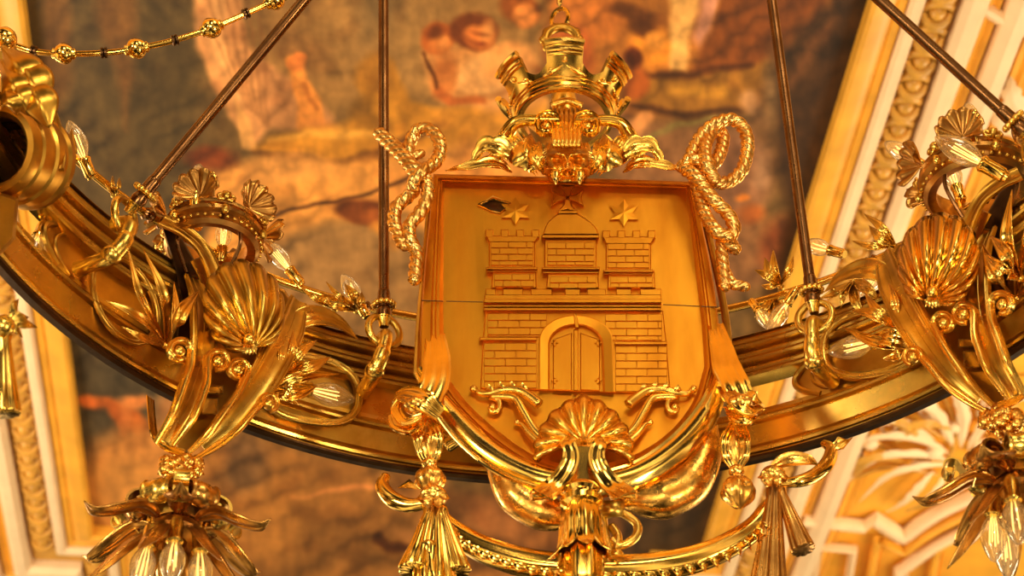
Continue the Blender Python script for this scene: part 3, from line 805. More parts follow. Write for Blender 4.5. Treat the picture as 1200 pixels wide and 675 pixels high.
# shackles and suspension rods
def shackle(x, y, s=1.0, tilt=0):
    c = K(x, y, .12); n = K.N(c); t = Vector((0, 0, 1)).cross(n).normalized()
    mb = MB(); torus(mb, c, (n + t * .15).normalized(), .046 * s, .010 * s, 30, 10)
    o = mb.build('shackle_ring', BRONZE, CH)
    mb = MB(); p0 = c + Vector((0, 0, -.030)) + n * .016
    q = cr([tuple(c + Vector((0, 0, -.012)) - n * .03), tuple(c + Vector((0, 0, -.028)) + n * .02), tuple(c + Vector((0, 0, -.08)) + n * .02 - t * .006), tuple(c + Vector((0, 0, -.115)) + n * .01 - t * .014), tuple(c + Vector((0, 0, -.135)) - n * .02 - t * .018), tuple(c + Vector((0, 0, -.13)) - n * .11 - t * .018)], 7)
    tube(mb, q, [.018 * s] * 14 + [.021 * s] * (len(q) - 14), 12)
    sphere(mb, c + Vector((0, 0, -.130)) - n * .006 - t * .018, .028 * s, 12, 1, 1, .85)
    mb.build('shackle_hook', BRONZE, o)
    return c
def rod(c, top, coll=.072, r=.0145, mat=DARK):
    d = (top - c).normalized(); mb = MB()
    b = c + d * .042
    tube(mb, [b, top], r, 14); o = mb.build('suspension_rod', mat, CH)
    mb = MB()
    lathe(mb, b, d, [(.0, -.006), (.018, -.006), (.021, .012), (.017, .028), (.022, .034), (.022, .040), (.018, .044), (.017, .07), (.0165, .074), (.0150, .078), (.0135, .08)], 20)
    mb.build('rod_ferrule', DARK, o)
    mb = MB(); q = d.to_track_quat('Z', 'X')
    for k in range(12):
        a = 2 * PI * k / 12; sphere(mb, b + d * .036 + q @ Vector((.026 * math.cos(a), .026 * math.sin(a), 0)), .0085, 8)
    mb.build('bead_collar', BRONZE, o, sharp=0)
    mb = MB(); lathe(mb, b - d * .03, d, [(.012, 0), (.014, .012), (.018, .024), (.02, .03)], 12); mb.build('rod_eye', BRONZE, o)
hubt = 3.3143 / (ray(650, -325).y); HUB = CAM + ray(650, -325) * hubt
c1 = shackle(146, 254); rod(c1, HUB + Vector((-.05, 0, 0)))
c2 = shackle(450, 388); tp2 = K(449, -120, .12); tp2 = CAM + ray(449, -150) * ((c2.y - .25) / ray(449, -150).y); rod(c2, tp2)
c3 = shackle(955, 372); tp3 = CAM + ray(884, -150) * ((c3.y - .25) / ray(884, -150).y); rod(c3, tp3)
c4 = shackle(1216, 168); rod(c4, HUB + Vector((.05, 0, 0)))

# small crowns (galleries) standing on the ring
def gallery(cx, cy, R, seed=0, bulbs=()):
    c = K(cx, cy, .03); mb = MB(); z = Vector((0, 0, 1))
    lathe(mb, c, z, [(R - .026, 0), (R - .004, -.006), (R + .006, .004), (R + .002, .014), (R + .002, .028), (R + .014, .034), (R + .016, .044), (R + .006, .05), (R + .004, .062), (R + .010, .068), (R - .004, .072), (R - .014, .068), (R - .020, .02), (R - .026, 0)], 56)
    o = mb.build('crown_gallery', PEND, CH, sharp=30)
    for k in range(6):
        a = 2 * PI * k / 6 + seed; d = Vector((math.cos(a), math.sin(a), 0)); t = Vector((-math.sin(a), math.cos(a), 0))
        mb = MB(); b = c + d * (R + .010) + z * .060; rows = []
        for i in range(41):
            ph = math.radians(-125 + 250 * i / 40); row = []
            for j in range(8):
                r = j / 7; e = .058 * (1 + .06 * abs(math.sin(7.5 * PI * i / 40 * 1.0)))
                row.append(b + t * (e * math.sin(ph) * r) + z * (.012 + e * math.cos(ph) * r - .0) * 1.0 + d * (.014 * r + .020 * r * r + .012 * r * abs(math.sin(PI * i / 40 * 8))))
            rows.append(row)
        mb.grid(rows); mb.build('crest_shell', PEND, o, solid=.003, sharp=0)
        # scrolls either side
        mb = MB()
        for s_ in (-1, 1):
            a2 = a + s_ * .42; d2 = Vector((math.cos(a2), math.sin(a2), 0)); t2 = Vector((-math.sin(a2), math.cos(a2), 0)); b2 = c + d2 * (R + .016) + z * .072
            P = [b2 + t2 * ((.003 + .012 * i / 18) * math.cos(i * .42) * s_) + z * ((.003 + .012 * i / 18) * math.sin(i * .42)) for i in range(19)]
            tube(mb, P, .0048, 7); mb.build('crest_scroll', BRONZE, o, sharp=0); mb = MB()
        sphere(mb, c + Vector((math.cos(a + PI / 6), math.sin(a + PI / 6), 0)) * (R + .016) + z * .074, .014, 10)
        sphere(mb, c + Vector((math.cos(a + PI / 6), math.sin(a + PI / 6), 0)) * (R + .018) + z * .03, .011, 10, 1, 1, 1.4)
        for k2 in range(7):
            a3 = a + 2 * PI / 6 * (k2 + .5) / 7 - PI / 6; sphere(mb, c + Vector((math.cos(a3), math.sin(a3), 0)) * (R + .010) + z * .012, .0055, 7)
        mb.build('crest_beads', BRONZE, o, sharp=0)
    for k in range(4):
        a = 2 * PI * k / 4 + .5 + seed; d = Vector((math.cos(a), math.sin(a), 0)); mb = MB()
        tube(mb, cr([tuple(c + d * (R - .012) + z * .01), tuple(c + d * (R * .95) - z * .05), tuple(c + d * R * .6 - z * .12)], 6), .0055, 8); mb.build('gallery_strut', DARK, o)
    return c
g1 = gallery(248, 292, .118, .35)
g2 = gallery(1146, 226, .130, .15)
zz = Vector((0, 0, 1))
bulb(CH, g1 + Vector((-.035, -.115, .035)), (-.0, -.05, 1), .92)
bulb(CH, K(259, 308, -.02), (0, -.1, 1), .85, name='candle_light')
bulb(CH, K(232, 268, -.02), (-.05, .1, 1), .8)
bulb(CH, g2 + Vector((-.02, -.12, .035)), (-.02, -.05, 1), .95)
bulb(CH, K(1180, 208, .12), (-.55, -.1, .35), 1.2)
bulb(CH, K(1127, 236, -.02), (-.1, .1, 1), .95)
bulb(CH, K(1086, 196, -.06), (-.45, .1, .5), .9)
# candle lights with leaf sprays along the rail
def rail_light(foot, tip, s, leaves, W=.022, mat=BRONZE, M=RR):
    bulb_px(CH, M, foot, tip, .02, .02, s)
    if leaves: 
        return spray('leaf_spray', M, leaves[0], leaves[1], W, mat, .0, .03)
rail_light((108, 210), (88, 160), .95, ((70, 196), [(68, 142, .024), (84, 150, .022), (62, 160, .016)]))
rail_light((354, 334), (326, 300), .95, ((392, 362), [(352, 336, .012), (372, 348, .012)]))
rail_light((430, 372), (412, 340), .9, ((418, 364), [(382, 330, .012), (404, 332, .018), (376, 352, .012), (424, 342, .012)]))
rail_light((990, 298), (938, 284), .9, ((1050, 290), [(1018, 264, .014), (1012, 250, .012), (998, 282, .012)]))
rail_light((1046, 292), (1026, 322), .9, None)
rail_light((934, 338), (912, 372), .9, ((915, 336), [(896, 302, .016), (884, 316, .014), (906, 292, .012), (930, 300, .013), (892, 334, .012)]))
rail_light((52, 262), (38, 292), .9, None)
rail_light((880, 352), (900, 380), .75, None)
spray('leaf_spray', K, (1196, 326), [(1186, 222, .024), (1160, 276, .020), (1152, 296, .016), (1205, 240, .02)], .02, GOLD, .12, .16)
spray('leaf_spray', RR, (1000, 330), [(960, 350, .018), (985, 362, .014), (1030, 352, .016), (1012, 372, .014)], .02, BRONZE, .0, .04)
spray('leaf_spray', RR, (905, 350), [(884, 372, .014), (902, 386, .014), (922, 384, .012)], .02, BRONZE, -.02, .0)
spray('leaf_spray', RR, (134, 228), [(132, 206, .008), (140, 208, .008), (122, 214, .007)], .01, BRONZE, .0, .01)

# the console at the upper left corner, seen end-on: rolled scroll with a dark bore under an acanthus leaf
MC0 = Plane(3.62)
cs = MC0(-4, 176); ax = Vector((-.35, -.82, -.45)).normalized(); mb = MB(); k_ = .80
lathe(mb, cs - ax * .16, ax, [(a * k_, b) for a, b in [(.138, .0), (.142, .02), (.136, .03), (.136, .045), (.142, .05), (.142, .075), (.134, .08), (.134, .10), (.141, .105), (.141, .13), (.134, .135), (.134, .15), (.128, .166), (.112, .170), (.098, .158), (.094, .06), (.088, .02)]], 56)
con = mb.build('rolled_console', BROWN, CH, sharp=25, label='rolled end of a console at the upper left corner with a dark bore')
mb = MB(); lathe(mb, cs - ax * .155, ax, [(.0, .0), (.088 * k_, .0), (.093 * k_, .02), (.0935 * k_, .12)], 40); mb.build('bore_shade', IRON_SHADE, con)  # shade inside the bore put into a near-black lining
fv = Vector((-.2, -.85, -.3))
for (x0, y0, x1, y1, x2, y2, W) in ((2, 54, 20, 78, 38, 112, .050), (14, 60, 34, 88, 50, 128, .045), (24, 84, 42, 112, 58, 150, .040), (0, 70, 14, 96, 24, 126, .040), (10, 84, 22, 108, 34, 136, .036), (4, 96, 10, 116, 20, 134, .030)):
    mb = MB(); leaf(mb, [MC0(x, y, .10 + o) for x, y, o in cr([(x0, y0, .0), (x1, y1, .05), (x2, y2, .01)], 9)], W, fv, cup=-.45, rib=.15, nu=12, shape=1.3)
    mb.build('acanthus_lobe', BROWN, con, solid=.003, sharp=0)
mb = MB()
sweep(mb, [MC0(x, y, -.06) for x, y in cr([(-40, 40), (16, 76), (48, 130), (60, 176), (58, 200)], 8)], HOLLOW, Vector((0, -.8, -.6)), .034); mb.build('console_strap', BROWN, con)
mb = MB(); prism(mb, MC0, [(-30, 215), (22, 232), (18, 280), (0, 300), (-40, 300)], -.1, .0, 4); mb.build('console_foot', BROWN, con)
mb = MB(); sphere(mb, MC0(5, 46, .08), .030, 18); torus(mb, MC0(14, 48, .08), (1, 0, -.1), .016, .006, 16, 8); mb.build('ball_finial', GOLD, con)

# ================================================================== the heraldic shield
SH = thing('heraldic_shield', S(670, 400), 'large crowned gilded shield with a castle relief, hanging before the bronze ring', 'shield')
# outline of field and rim in measured points
def bez(pts, n=8): return [tuple(q[:2]) for q in cr(pts, n)]
R_out = [(508, 204), (660, 208), (812, 213)] + bez([(812, 213), (822, 260), (834, 320), (842, 380), (846, 428)], 5)[1:] + bez([(846, 428), (832, 478), (800, 522), (750, 556), (686, 574)], 6)[1:] + \
        bez([(686, 574), (620, 558), (566, 526), (524, 484), (492, 438)], 6)[1:] + bez([(492, 438), (493, 380), (498, 310), (504, 250), (508, 204)], 5)[1:-1]
R_in = [(521, 214), (660, 218), (802, 222)] + bez([(802, 222), (808, 260), (815, 320), (822, 380), (825, 430)], 5)[1:] + bez([(825, 430), (812, 470), (784, 506), (740, 534), (686, 548)], 6)[1:] + \
       bez([(686, 548), (632, 536), (588, 508), (550, 474), (523, 440)], 6)[1:] + bez([(523, 440), (520, 380), (520, 310), (520, 250), (521, 214)], 5)[1:-1]
assert len(R_out) == len(R_in)
def lerp2(f): return [(a[0] + (b[0] - a[0]) * f, a[1] + (b[1] - a[1]) * f) for a, b in zip(R_out, R_in)]
mb = MB(); 
mb.cap([S(x, y, .0) for x, y in lerp2(.97)]); 
mb.build('shield_field', SATIN, SH, smooth=False)
mb = MB(); mb.cap([S(x, y, -.05) for x, y in lerp2(.05)]); mb.build('shield_back', BROWN, SH, smooth=False)
mb = MB(); rows = []
for f, o in ((.02, -.05), (.0, -.01), (-.02, .012), (.06, .024), (.12, .026), (.42, .03), (.52, .022), (.60, .022), (.68, .028), (.80, .024), (.90, .012), (1.0, -.002)):
    rows.append([S(x, y, o) for x, y in lerp2(f)])
mb.grid(rows, cu=True); mb.build('shield_rim', SATIN, SH, sharp=25)
# bright rounded lip along the lower curve and a thin one up each side
lo = bez([(846, 430), (832, 480), (798, 524), (748, 558), (690, 574)], 8)
lo2 = bez([(492, 440), (524, 486), (568, 530), (622, 560), (690, 574)], 8)
for L in (lo, lo2):
    mb = MB(); n = len(L); sweep(mb, [S(x, y - 4, .03) for x, y in L], [(-1, -.4), (-1, .1), (-.7, .5), (-.3, .85), (.2, .9), (.55, .6), (.6, .3), (.85, .35), (1, .1), (1, -.4)], Vector((0, -1, 0)), [.014 + .020 * math.sin(PI * .5 * min(1, i / 14)) for i in range(n)], .026)
    mb.build('rim_lip', GOLD, SH)
mb = MB(); tube(mb, [S(x, y, -.02) for x, y in bez([(506, 210), (498, 300), (491, 380), (488, 440)], 6)], .008, 8); mb.build('rim_edge_bead', BROWN, SH); mb = MB(); tube(mb, [S(x, y, -.03) for x, y in bez([(816, 215), (836, 300), (850, 370), (856, 430)], 6)], .010, 8)
mb.build('rim_edge_bead', BROWN, SH)

# the castle in low relief
def brickwall(mb, x0, y0, x1, y1, bw, bh, o0, o1, skew=0, skip=None):
    y = y0; r = 0
    while y < y1 - 1:
        h = min(bh, y1 - y); x = x0 - (bw / 2 if r % 2 else 0)
        while x < x1 - .5:
            a = max(x, x0); b = min(x + bw, x1); x += bw
            if b - a < 2: continue
            if skip and skip((a + b) / 2, y + h / 2, a, b): continue
            f = ((y - y0) / (y1 - y0)); dx0 = -skew * f
            prism(mb, S, [(a + .35, y + .35), (b - .35, y + .35), (b - .35, y + h - .35), (a + .35, y + h - .35)], o0, o1, .35)
        y += bh; r += 1
cas = MB(); b_ = .010
def block(mb, x0, y0, x1, y1, o=.012, ins=.8): prism(mb, S, rect(x0, y0, x1, y1), -.002, o, ins)
def wall_block(mb, pts, o): prism(mb, S, pts, -.002, o, 1.2)
main = MB()
wall_block(main, [(569, 362), (777, 364), (781, 400), (786, 462), (563, 455), (566, 396)], .008)
brickwall(main, 571, 367, 641, 395, 25, 8.5, .006, .0115); brickwall(main, 709, 368, 776, 399, 25, 8.5, .006, .0115)
brickwall(main, 567, 402, 629, 455, 25, 9, .006, .0115); brickwall(main, 721, 405, 782, 460, 25, 9, .006, .0115)
for y0, y1, o in ((350, 355, .020), (357, 360, .014), (360.5, 364, .020)): block(main, 567, y0, 775, y1, o)
block(main, 562, 395, 629, 399, .018); block(main, 720, 400, 782, 404, .018)
block(main, 568, 345, 775, 351, .012)
for x0, x1 in ((569, 581), (589, 613), (622, 647), (662, 680), (688, 710), (722, 740), (750, 775)): block(main, x0, 338.5, x1, 346, .013)
o_main = main.build('castle_wall', SATIN, SH, sharp=20)
for (u0, u1, uy0, uy1, l0, l1, ly1, top) in ((573, 627, 280, 314, 577, 628, 338, 270), (710, 763, 282, 317, 713, 767, 338, 271)):
    tw = MB()
    wall_block(tw, [(u0, uy0), (u1, uy0), (u1, uy1), (u0, uy1)], .010); wall_block(tw, [(l0, uy1), (l1, uy1), (l1 + 1, ly1), (l0 - 1, ly1)], .010)
    brickwall(tw, u0 + 2, uy0 + 3, u1 - 2, uy1 - 3, 21, 7.5, .008, .0135); brickwall(tw, l0 + 2, uy1 + 7, l1 - 2, ly1 - 1, 21, 7.5, .008, .0135)
    block(tw, u0 - 3, uy1 - 1, u1 + 3, uy1 + 2, .020); block(tw, u0 - 2, uy1 + 3, u1 + 2, uy1 + 5, .016)
    wall_block(tw, [(u0 - 4, top + 6), (u1 + 5, top + 6), (u1, uy0 + 4), (u0, uy0 + 4)], .014)
    n = 4; w_ = (u1 - u0 + 9) / (2 * n - 1)
    for k in range(n): block(tw, u0 - 4 + 2 * k * w_, top - 1, u0 - 4 + (2 * k + 1) * w_, top + 8, .015)
    tw.build('castle_tower', SATIN, SH, sharp=20)
mt = MB()
wall_block(mt, [(638, 280), (699, 280), (699, 314), (638, 314)], .012); wall_block(mt, [(642, 318), (701, 318), (702, 338), (640, 338)], .012)
brickwall(mt, 641, 284, 697, 311, 22, 7.5, .010, .0155); brickwall(mt, 644, 324, 699, 338, 22, 7.5, .010, .0155)
block(mt, 635, 313, 703, 316, .022); block(mt, 636, 318, 702, 320.5, .018); block(mt, 635, 275, 702, 279, .022)
dome = [(636, 275)] + bez([(636, 275), (641, 262), (650, 253), (656, 250)], 5)[1:] + [(676, 250)] + bez([(676, 250), (686, 256), (697, 265), (702, 275)], 5)[1:]
wall_block(mt, dome, .016); block(mt, 654, 246.5, 677, 250.5, .02)
mt.build('domed_tower', SATIN, SH, sharp=20)
g = MB()
arc_o = [(632, 456), (632, 398)] + [(675 - 43 * math.cos(t), 398 - 29 * math.sin(t)) for t in np.linspace(0, PI, 17)][1:-1] + [(718, 398), (720, 459)]
arc_i = [(644, 456), (644, 403)] + [(674.5 - 30 * math.cos(t), 403 - 22 * math.sin(t)) for t in np.linspace(0, PI, 17)][1:-1] + [(705, 403), (707, 459)]
rows = [[S(x, y, .004) for x, y in arc_o], [S(x, y, .017) for x, y in arc_o], [S(x * .9 + a * .1, y * .9 + b * .1, .018) for (x, y), (a, b) in zip(arc_o, arc_i)],
        [S(x * .15 + a * .85, y * .15 + b * .85, .014) for (x, y), (a, b) in zip(arc_o, arc_i)], [S(x, y, .020) for x, y in arc_i], [S(x, y, .004) for x, y in arc_i]]
g.grid(rows)
g.cap([S(x, y, .0122) for x, y in arc_i])
prism(g, S, [(672, 368), (676, 368), (679, 384), (674, 384)], .01, .024, .6)
g.build('gate_arch', SATIN, SH, sharp=20)
for x0, x1 in ((648, 670), (680, 703)):
    mb = MB(); prism(mb, S, [(x0, 398 if x0 < 660 else 390), (x1, 390 if x0 < 660 else 398), (x1, 458), (x0, 457)], .010, .018, 1)
    for y in (402, 446):
        for k in range(4): sphere(mb, S((650 if x0 < 660 else 701) + 3 * math.cos(k * PI / 2), y + 3 * math.sin(k * PI / 2), .019), .0035, 6)
    mb.build('gate_leaf', SATIN, SH, sharp=20)
mb = MB(); block(mb, 672, 386, 678, 458, .021, 1.2); mb.build('gate_post', SATIN, SH, sharp=20)
# cross pattee and two six-pointed stars
mb = MB(); cx, cy = 665, 232
for k in range(4):
    a = k * PI / 2; f = lambda r, s: (cx + r * math.cos(a) - s * math.sin(a), cy + (r * math.sin(a) + s * math.cos(a)) * .86)
    prism(mb, S, [f(1, -3), f(10, -5), f(19, -12), f(16.5, 0), f(19, 12), f(10, 5), f(1, 3)], -.002, .015, 1.4)
mb.build('cross', SATIN, SH, sharp=20)
for cx, cy in ((604, 247), (731, 249)):
    mb = MB(); pts = []
    for k in range(12):
        r = 19 if k % 2 == 0 else 10.5; a = PI / 2 + k * PI / 6; pts.append((cx + r * math.cos(a), cy + r * .86 * math.sin(a)))
    c = S(cx, cy, .0085)
    for i in range(12):
        p, q = pts[i], pts[(i + 1) % 12]
        mb.add([S(*p, 0), S(*q, 0), S(*q, .006), S(*p, .006), c], [[0, 1, 2, 3], [3, 2, 4]])
    mb.build('star', SATIN, SH, smooth=False)
# old damage: torn hole and the joint across the field
mb = MB(); hole = [(560, 240), (569, 236), (578, 233), (590, 236), (598, 238), (594, 243), (586, 249), (576, 247), (568, 243)]
prism(mb, S, hole, -.004, .003, .5); mb.build('torn_hole_shade', IRON_SHADE, SH)  # the hole's inner shade is a near-black slab
mb = MB(); P = [S(x, y, .004) for x, y in hole + hole[:1]]; tube(mb, P, .0028, 6); leaf(mb, [S(562, 240, .004), S(578, 231, .012), S(594, 236, .006)], .004, S.N, nu=4); mb.build('torn_edge', GOLD, SH)
mb = MB()
for pts, o_ in (([(523, 353), (545, 353.5), (566, 354)], 0), ([(777, 357), (800, 358), (820, 359)], 0), ([(494, 352), (520, 353)], .030), ([(822, 359), (842, 360)], .030)):
    mb = MB(); tube(mb, [S(x, y, o_) for x, y in pts], .0016, 5); mb.build('plate_joint', IRON_SHADE, SH)

# palmette with scroll arms at the foot of the field
mb = MB(); rows = []; hx, hy = 684, 520
for i in range(11 * 8 + 1):
    f = i / (11 * 8); ph = math.radians(-108 + 216 * f); row = []
    rx, ry = 60, 58
    ex, ey = rx * math.sin(ph), -ry * math.cos(ph) * (1 if abs(ph) < 1.57 else .6)
    sc = 1 - .05 * abs(math.cos(PI * i / 8)) ** 2
    for k in range(12):
        r = k / 11; fl = abs(math.sin(PI * i / 8)) ** .8
        row.append(S(hx + ex * r * sc + 5 * math.sin(PI * r) * math.sin(ph), hy + ey * r * sc + 12 * r * r * abs(math.sin(ph)), .02 + .035 * math.sin(PI * min(1, .15 + r * .7)) + .020 * fl * min(1, r * 1.5)))
    rows.append(row)
mb.grid(rows); mb.build('palmette', SOFT, SH, solid=.004, sharp=0)
for s_ in (-1, 1):
    X = lambda x: 684 + (x - 684) * s_ + (0 if s_ < 0 else 0)
    mb = MB()
    q = [(X(p[0]), p[1], .02) for p in spiral(577 + 0, 478, 2, 13, 0, -520 if True else 0, 34)]
    def M_(pts): return [S(X(x), y, o) for x, y, o in cr(pts, 8)]
    def arm(pts, W): 
        n = len(pts); sweep(mb, pts, BEAD, S.N, [W * (.35 + .65 * math.sin(PI * min(.97, .08 + i / n))) for i in range(n)])
    pf = lambda x: 684 - (684 - x)          # left coordinates, mirrored by X
    # left side uses x below 684; mirrored copy for the right
    def Y(x): return x if s_ < 0 else 1368 - x
    sp = spiral(577, 477, 2, 12, 200, -100, 26)
    def tarm(pts, r0, r1):
        n = len(pts); tube(mb, pts, [r0 + (r1 - r0) * math.sin(PI * .5 * i / (n - 1)) for i in range(n)], 10)
    tarm([S(Y(x), y, .016) for x, y in sp] + [S(Y(x), y, o) for x, y, o in cr([(sp[-1][0], sp[-1][1], .016), (590, 465, .022), (604, 468, .026), (614, 484, .028), (628, 506, .030), (648, 520, .036)], 7)[1:]], .0045, .011)
    tarm([S(Y(x), y, o) for x, y, o in cr([(556, 455, .014), (562, 461, .018), (574, 461, .02), (590, 457, .022), (608, 458, .024), (622, 466, .028), (632, 474, .03)], 7)], .005, .013)
    tarm([S(Y(x), y, o) for x, y, o in cr([(606, 496, .016), (612, 498, .02), (620, 508, .026), (634, 520, .032), (650, 526, .036)], 7)], .005, .010)
    for (x, y, dx) in ((571, 457, 9), (584, 454, 9), (597, 453, 9), (610, 455, 9)):
        leaf(mb, [S(Y(x - 3), y + 2, .018), S(Y(x + 2), y - 3, .034), S(Y(x + dx), y + 1, .028)], .008, S.N, nu=4)
    sphere(mb, S(Y(555), 456, .016), .010, 10); sphere(mb, S(Y(577), 477, .022), .009, 10); sphere(mb, S(Y(606), 495, .018), .008, 10)
    mb.build('scroll_arm', SOFT, SH, sharp=0)
    # hanging strap from behind the palmette down to the boss
    mb = MB(); q = cr([(652, 512, .04), (664, 518, .085), (669, 536, .09), (662, 554, .085), (649, 570, .09), (636, 580, .12)], 8)
    pts = [S(Y(x), y, o) for x, y, o in q]
    sweep(mb, pts, flutes(2, .1, .16, .06), S.N, [.014 + .014 * i / len(pts) for i in range(len(pts))]); 
    lathe(mb, S(Y(632), 580, .09), Vector((s_ * 1, -.2, -.2)) * -1, [(.0, -.02), (.012, -.02), (.013, .0), (.010, .02), (0, .02)], 12)
    mb.build('hanging_strap', GOLD, SH, sharp=50)
# boss and petalled drop
mb = MB(); c = S(681, 570, .08); z = Vector((0, 0, -1))
prism(mb, S, [(668, 520), (698, 520), (700, 540), (706, 572), (662, 572), (666, 540)], .03, .062, 3)
lathe(mb, c, z, [(.0, 0), (.034, 0), (.044, .008), (.048, .018), (.040, .026), (.040, .032), (.052, .042), (.050, .054), (.036, .062), (.034, .075), (.036, .09), (.0, .09)], 32)
mb.build('boss', GOLD, SH, sharp=30)
mb = MB(); c = S(682, 596, .08)
lathe(mb, c, z, [(.0, 0), (.034, 0), (.036, .03), (.036, .07), (.040, .10), (.042, .14), (.040, .19), (.034, .24), (.0, .25)], 36, fun=lambda a, zz_: 1 + .06 * math.cos(6 * a))
mb.build('drop', GOLD, SH, sharp=0)
for k in range(8):
    a = 2 * PI * k / 8 + .1; d = Vector((math.cos(a), math.sin(a), 0)); mb = MB()
    q = [c + d * .036 + Vector((0, 0, .01)), c + d * .047 - Vector((0, 0, .04)), c + d * .050 - Vector((0, 0, .085)), c + d * .060 - Vector((0, 0, .12)), c + d * .084 - Vector((0, 0, .145))]
    leaf(mb, cr([tuple(p) for p in q], 5), .026, d, cup=-.25, rib=.2); mb.build('petal', GOLD, SH, solid=.003, sharp=0)
# two swelling horns curving behind the foot of the shield
for pts, rr in (([(578, 524), (590, 552), (606, 580), (636, 600), (668, 606)], [.022, .040, .050, .046, .030]),
                ([(830, 500), (826, 532), (808, 566), (776, 584), (744, 584), (722, 578)], [.024, .042, .052, .052, .036, .020])):
    q = cr([(x, y, -.02) for x, y in pts], 9); mb = MB(); n = len(q)
    tube(mb, [S(*p) for p in q], [float(np.interp(i / (n - 1), np.linspace(0, 1, len(rr)), rr)) for i in range(n)], 20)
    for j in (0, n - 1): sphere(mb, S(*q[j]), rr[0 if j == 0 else -1] * 1.02, 12)
    mb.build('curved_horn', GOLDR, SH, sharp=0)
# small open scroll hanging right of the drop
mb = MB()
for pts in ([(706, 596), (708, 620), (716, 650)], [(708, 604), (726, 600), (746, 614), (744, 630), (726, 640), (716, 632)], [(716, 616), (724, 630), (718, 650), (704, 652)]):
    tube(mb, [S(x, y, .0) for x, y in bez(pts, 8)], .011, 8)
sphere(mb, S(722, 652, 0), .02, 10); sphere(mb, S(708, 650, 0), .018, 10); prism(mb, S, rect(704, 586, 732, 606), -.02, .02, 2)
mb.build('open_scroll', BRONZE, SH, sharp=0)

# ------------------------------------------------------------------ crest: mask, volutes, leaves, crown
mb = MB()
for k in range(7):
    x = 650 + 4.6 * k; tube(mb, [S(x + (x - 664) * f * .25, 128 + 44 * (1 - f), .11 - .05 * f * f) for f in np.linspace(1, 0, 7)], .0068, 8)
tube(mb, [S(x, y, .10) for x, y in bez([(646, 124), (664, 118), (682, 124)], 6)], .010, 8)
mb.build('fluted_crest', SOFT, SH, sharp=0)
for s_ in (-1, 1):
    Y = lambda x: x if s_ < 0 else 1330 - x
    mb = MB(); sp = spiral(641, 148, 2, 15, 200, 200 + 500, 40)
    q = [S(Y(x), y, .10) for x, y in sp]
    t = cr([(*sp[-1], .10), (610, 142, .09), (594, 156, .06), (584, 176, .03), (580, 196, .02)], 7)[1:]
    q += [S(Y(x), y, o) for x, y, o in t]; n = len(q)
    sweep(mb, q, BEAD, S.N, [.004 + .008 * min(1, i / 36) + .008 * max(0, min(1, (i - 40) / 12)) for i in range(n)], .018); sphere(mb, S(Y(641), 148, .105), .011, 10)
    mb.build('volute', GOLD, SH)
    # bulging cheek leaf under each volute
    mb = MB()
    leaf(mb, [S(Y(x), y, o) for x, y, o in cr([(622, 156, .06), (616, 172, .10), (620, 188, .09), (628, 200, .04)], 8)], .040, S.N, cup=-.5, rib=.3, lobes=3, nu=12)
    sphere(mb, S(Y(616), 184, .03), .042, 14, 1, .7, .8)
    leaf(mb, [S(Y(x), y, o) for x, y, o in cr([(632, 166, .08), (628, 184, .11), (636, 200, .08), (640, 208, .05)], 8)], .018, S.N, cup=.4, rib=.5, nu=8)
    mb.build('cheek_leaf', SOFT, SH, sharp=0)
    mb = MB()
    leaf(mb, [S(Y(x), y, o) for x, y, o in cr([(612, 196, .04), (590, 178, .08), (568, 174, .08), (552, 192, .05)], 8)], .036, S.N, cup=.5, rib=.4, lobes=4, nu=10)
    leaf(mb, [S(Y(x), y, o) for x, y, o in cr([(600, 202, .03), (580, 192, .06), (548, 196, .05), (522, 200, .03)], 8)], .020, S.N, cup=.5, rib=.4, lobes=4)
    leaf(mb, [S(Y(x), y, o) for x, y, o in cr([(610, 190, .05), (602, 168, .07), (592, 160, .05)], 8)], .020, S.N, cup=.5, rib=.4)
    mb.build('side_leaf', SOFT, SH, solid=.003, sharp=0)
# grotesque mask: one sculpted surface (brow, eye sockets, nose, cheeks, upper lip) plus fangs and hair
mb = MB(); rows = []
for j in range(49):
    v = -1 + 2 * j / 48; row = []
    for i in range(57):
        u = -1 + 2 * i / 56
        wdt = 30 * (1 - .18 * v * v) * (1 if v < .3 else 1 - .25 * (v - .3))
        x = 665 + u * wdt; y = 190 + v * 23
        G = lambda cx, cy, sx, sy: math.exp(-((u - cx) / sx) ** 2 - ((v - cy) / sy) ** 2)
        o = .03 + .06 * math.sqrt(max(0, 1 - .92 * u * u)) * (1 - .35 * v * v)
        for s_ in (-1, 1):
            o += .022 * G(s_ * .40, -.42 + .0, .26, .12) - .026 * G(s_ * .38, -.10, .17, .14) + .012 * G(s_ * .38, -.08, .09, .07)
            o += .020 * G(s_ * .55, .30, .2, .22) - .012 * G(s_ * .30, .72, .14, .12)
            o += .012 * G(s_ * .14, .30, .09, .10)
        o += .034 * G(0, .05, .12, .36) + .012 * G(0, .32, .12, .1) - .018 * G(0, .60, .4, .06) + .014 * G(0, .72, .35, .08)
        o += .006 * math.sin(u * 34) * max(0, -v - .55) * 2
        row.append(S(x, y, o))
    rows.append(row)
mb.grid(rows); mk = mb.build('mask', SOFT, SH, sharp=0, label='grotesque mask face with fangs at the head of the shield')
for s_ in (-1, 1):
    mb = MB()
    lathe(mb, S(665 + s_ * 14, 204, .085), (0, -.1, -1), [(.0, -.006), (.013, -.004), (.014, .008), (.009, .024), (.004, .036), (.0, .040)], 10)
    mb.build('fang', GOLD, mk)
for s_ in (-1, 1):
    mb = MB()
    for k in range(5):
        x0 = 665 + s_ * (30 + 2 * k); leaf(mb, [S(665 + s_ * 24, 176 + 3 * k, .09), S(x0 + s_ * 4, 184 + 4 * k, .09), S(x0 - s_ * 2, 198 + 2.5 * k, .06)], .009, S.N, nu=4)
    mb.build('mask_hair', GOLD, mk, sharp=0)
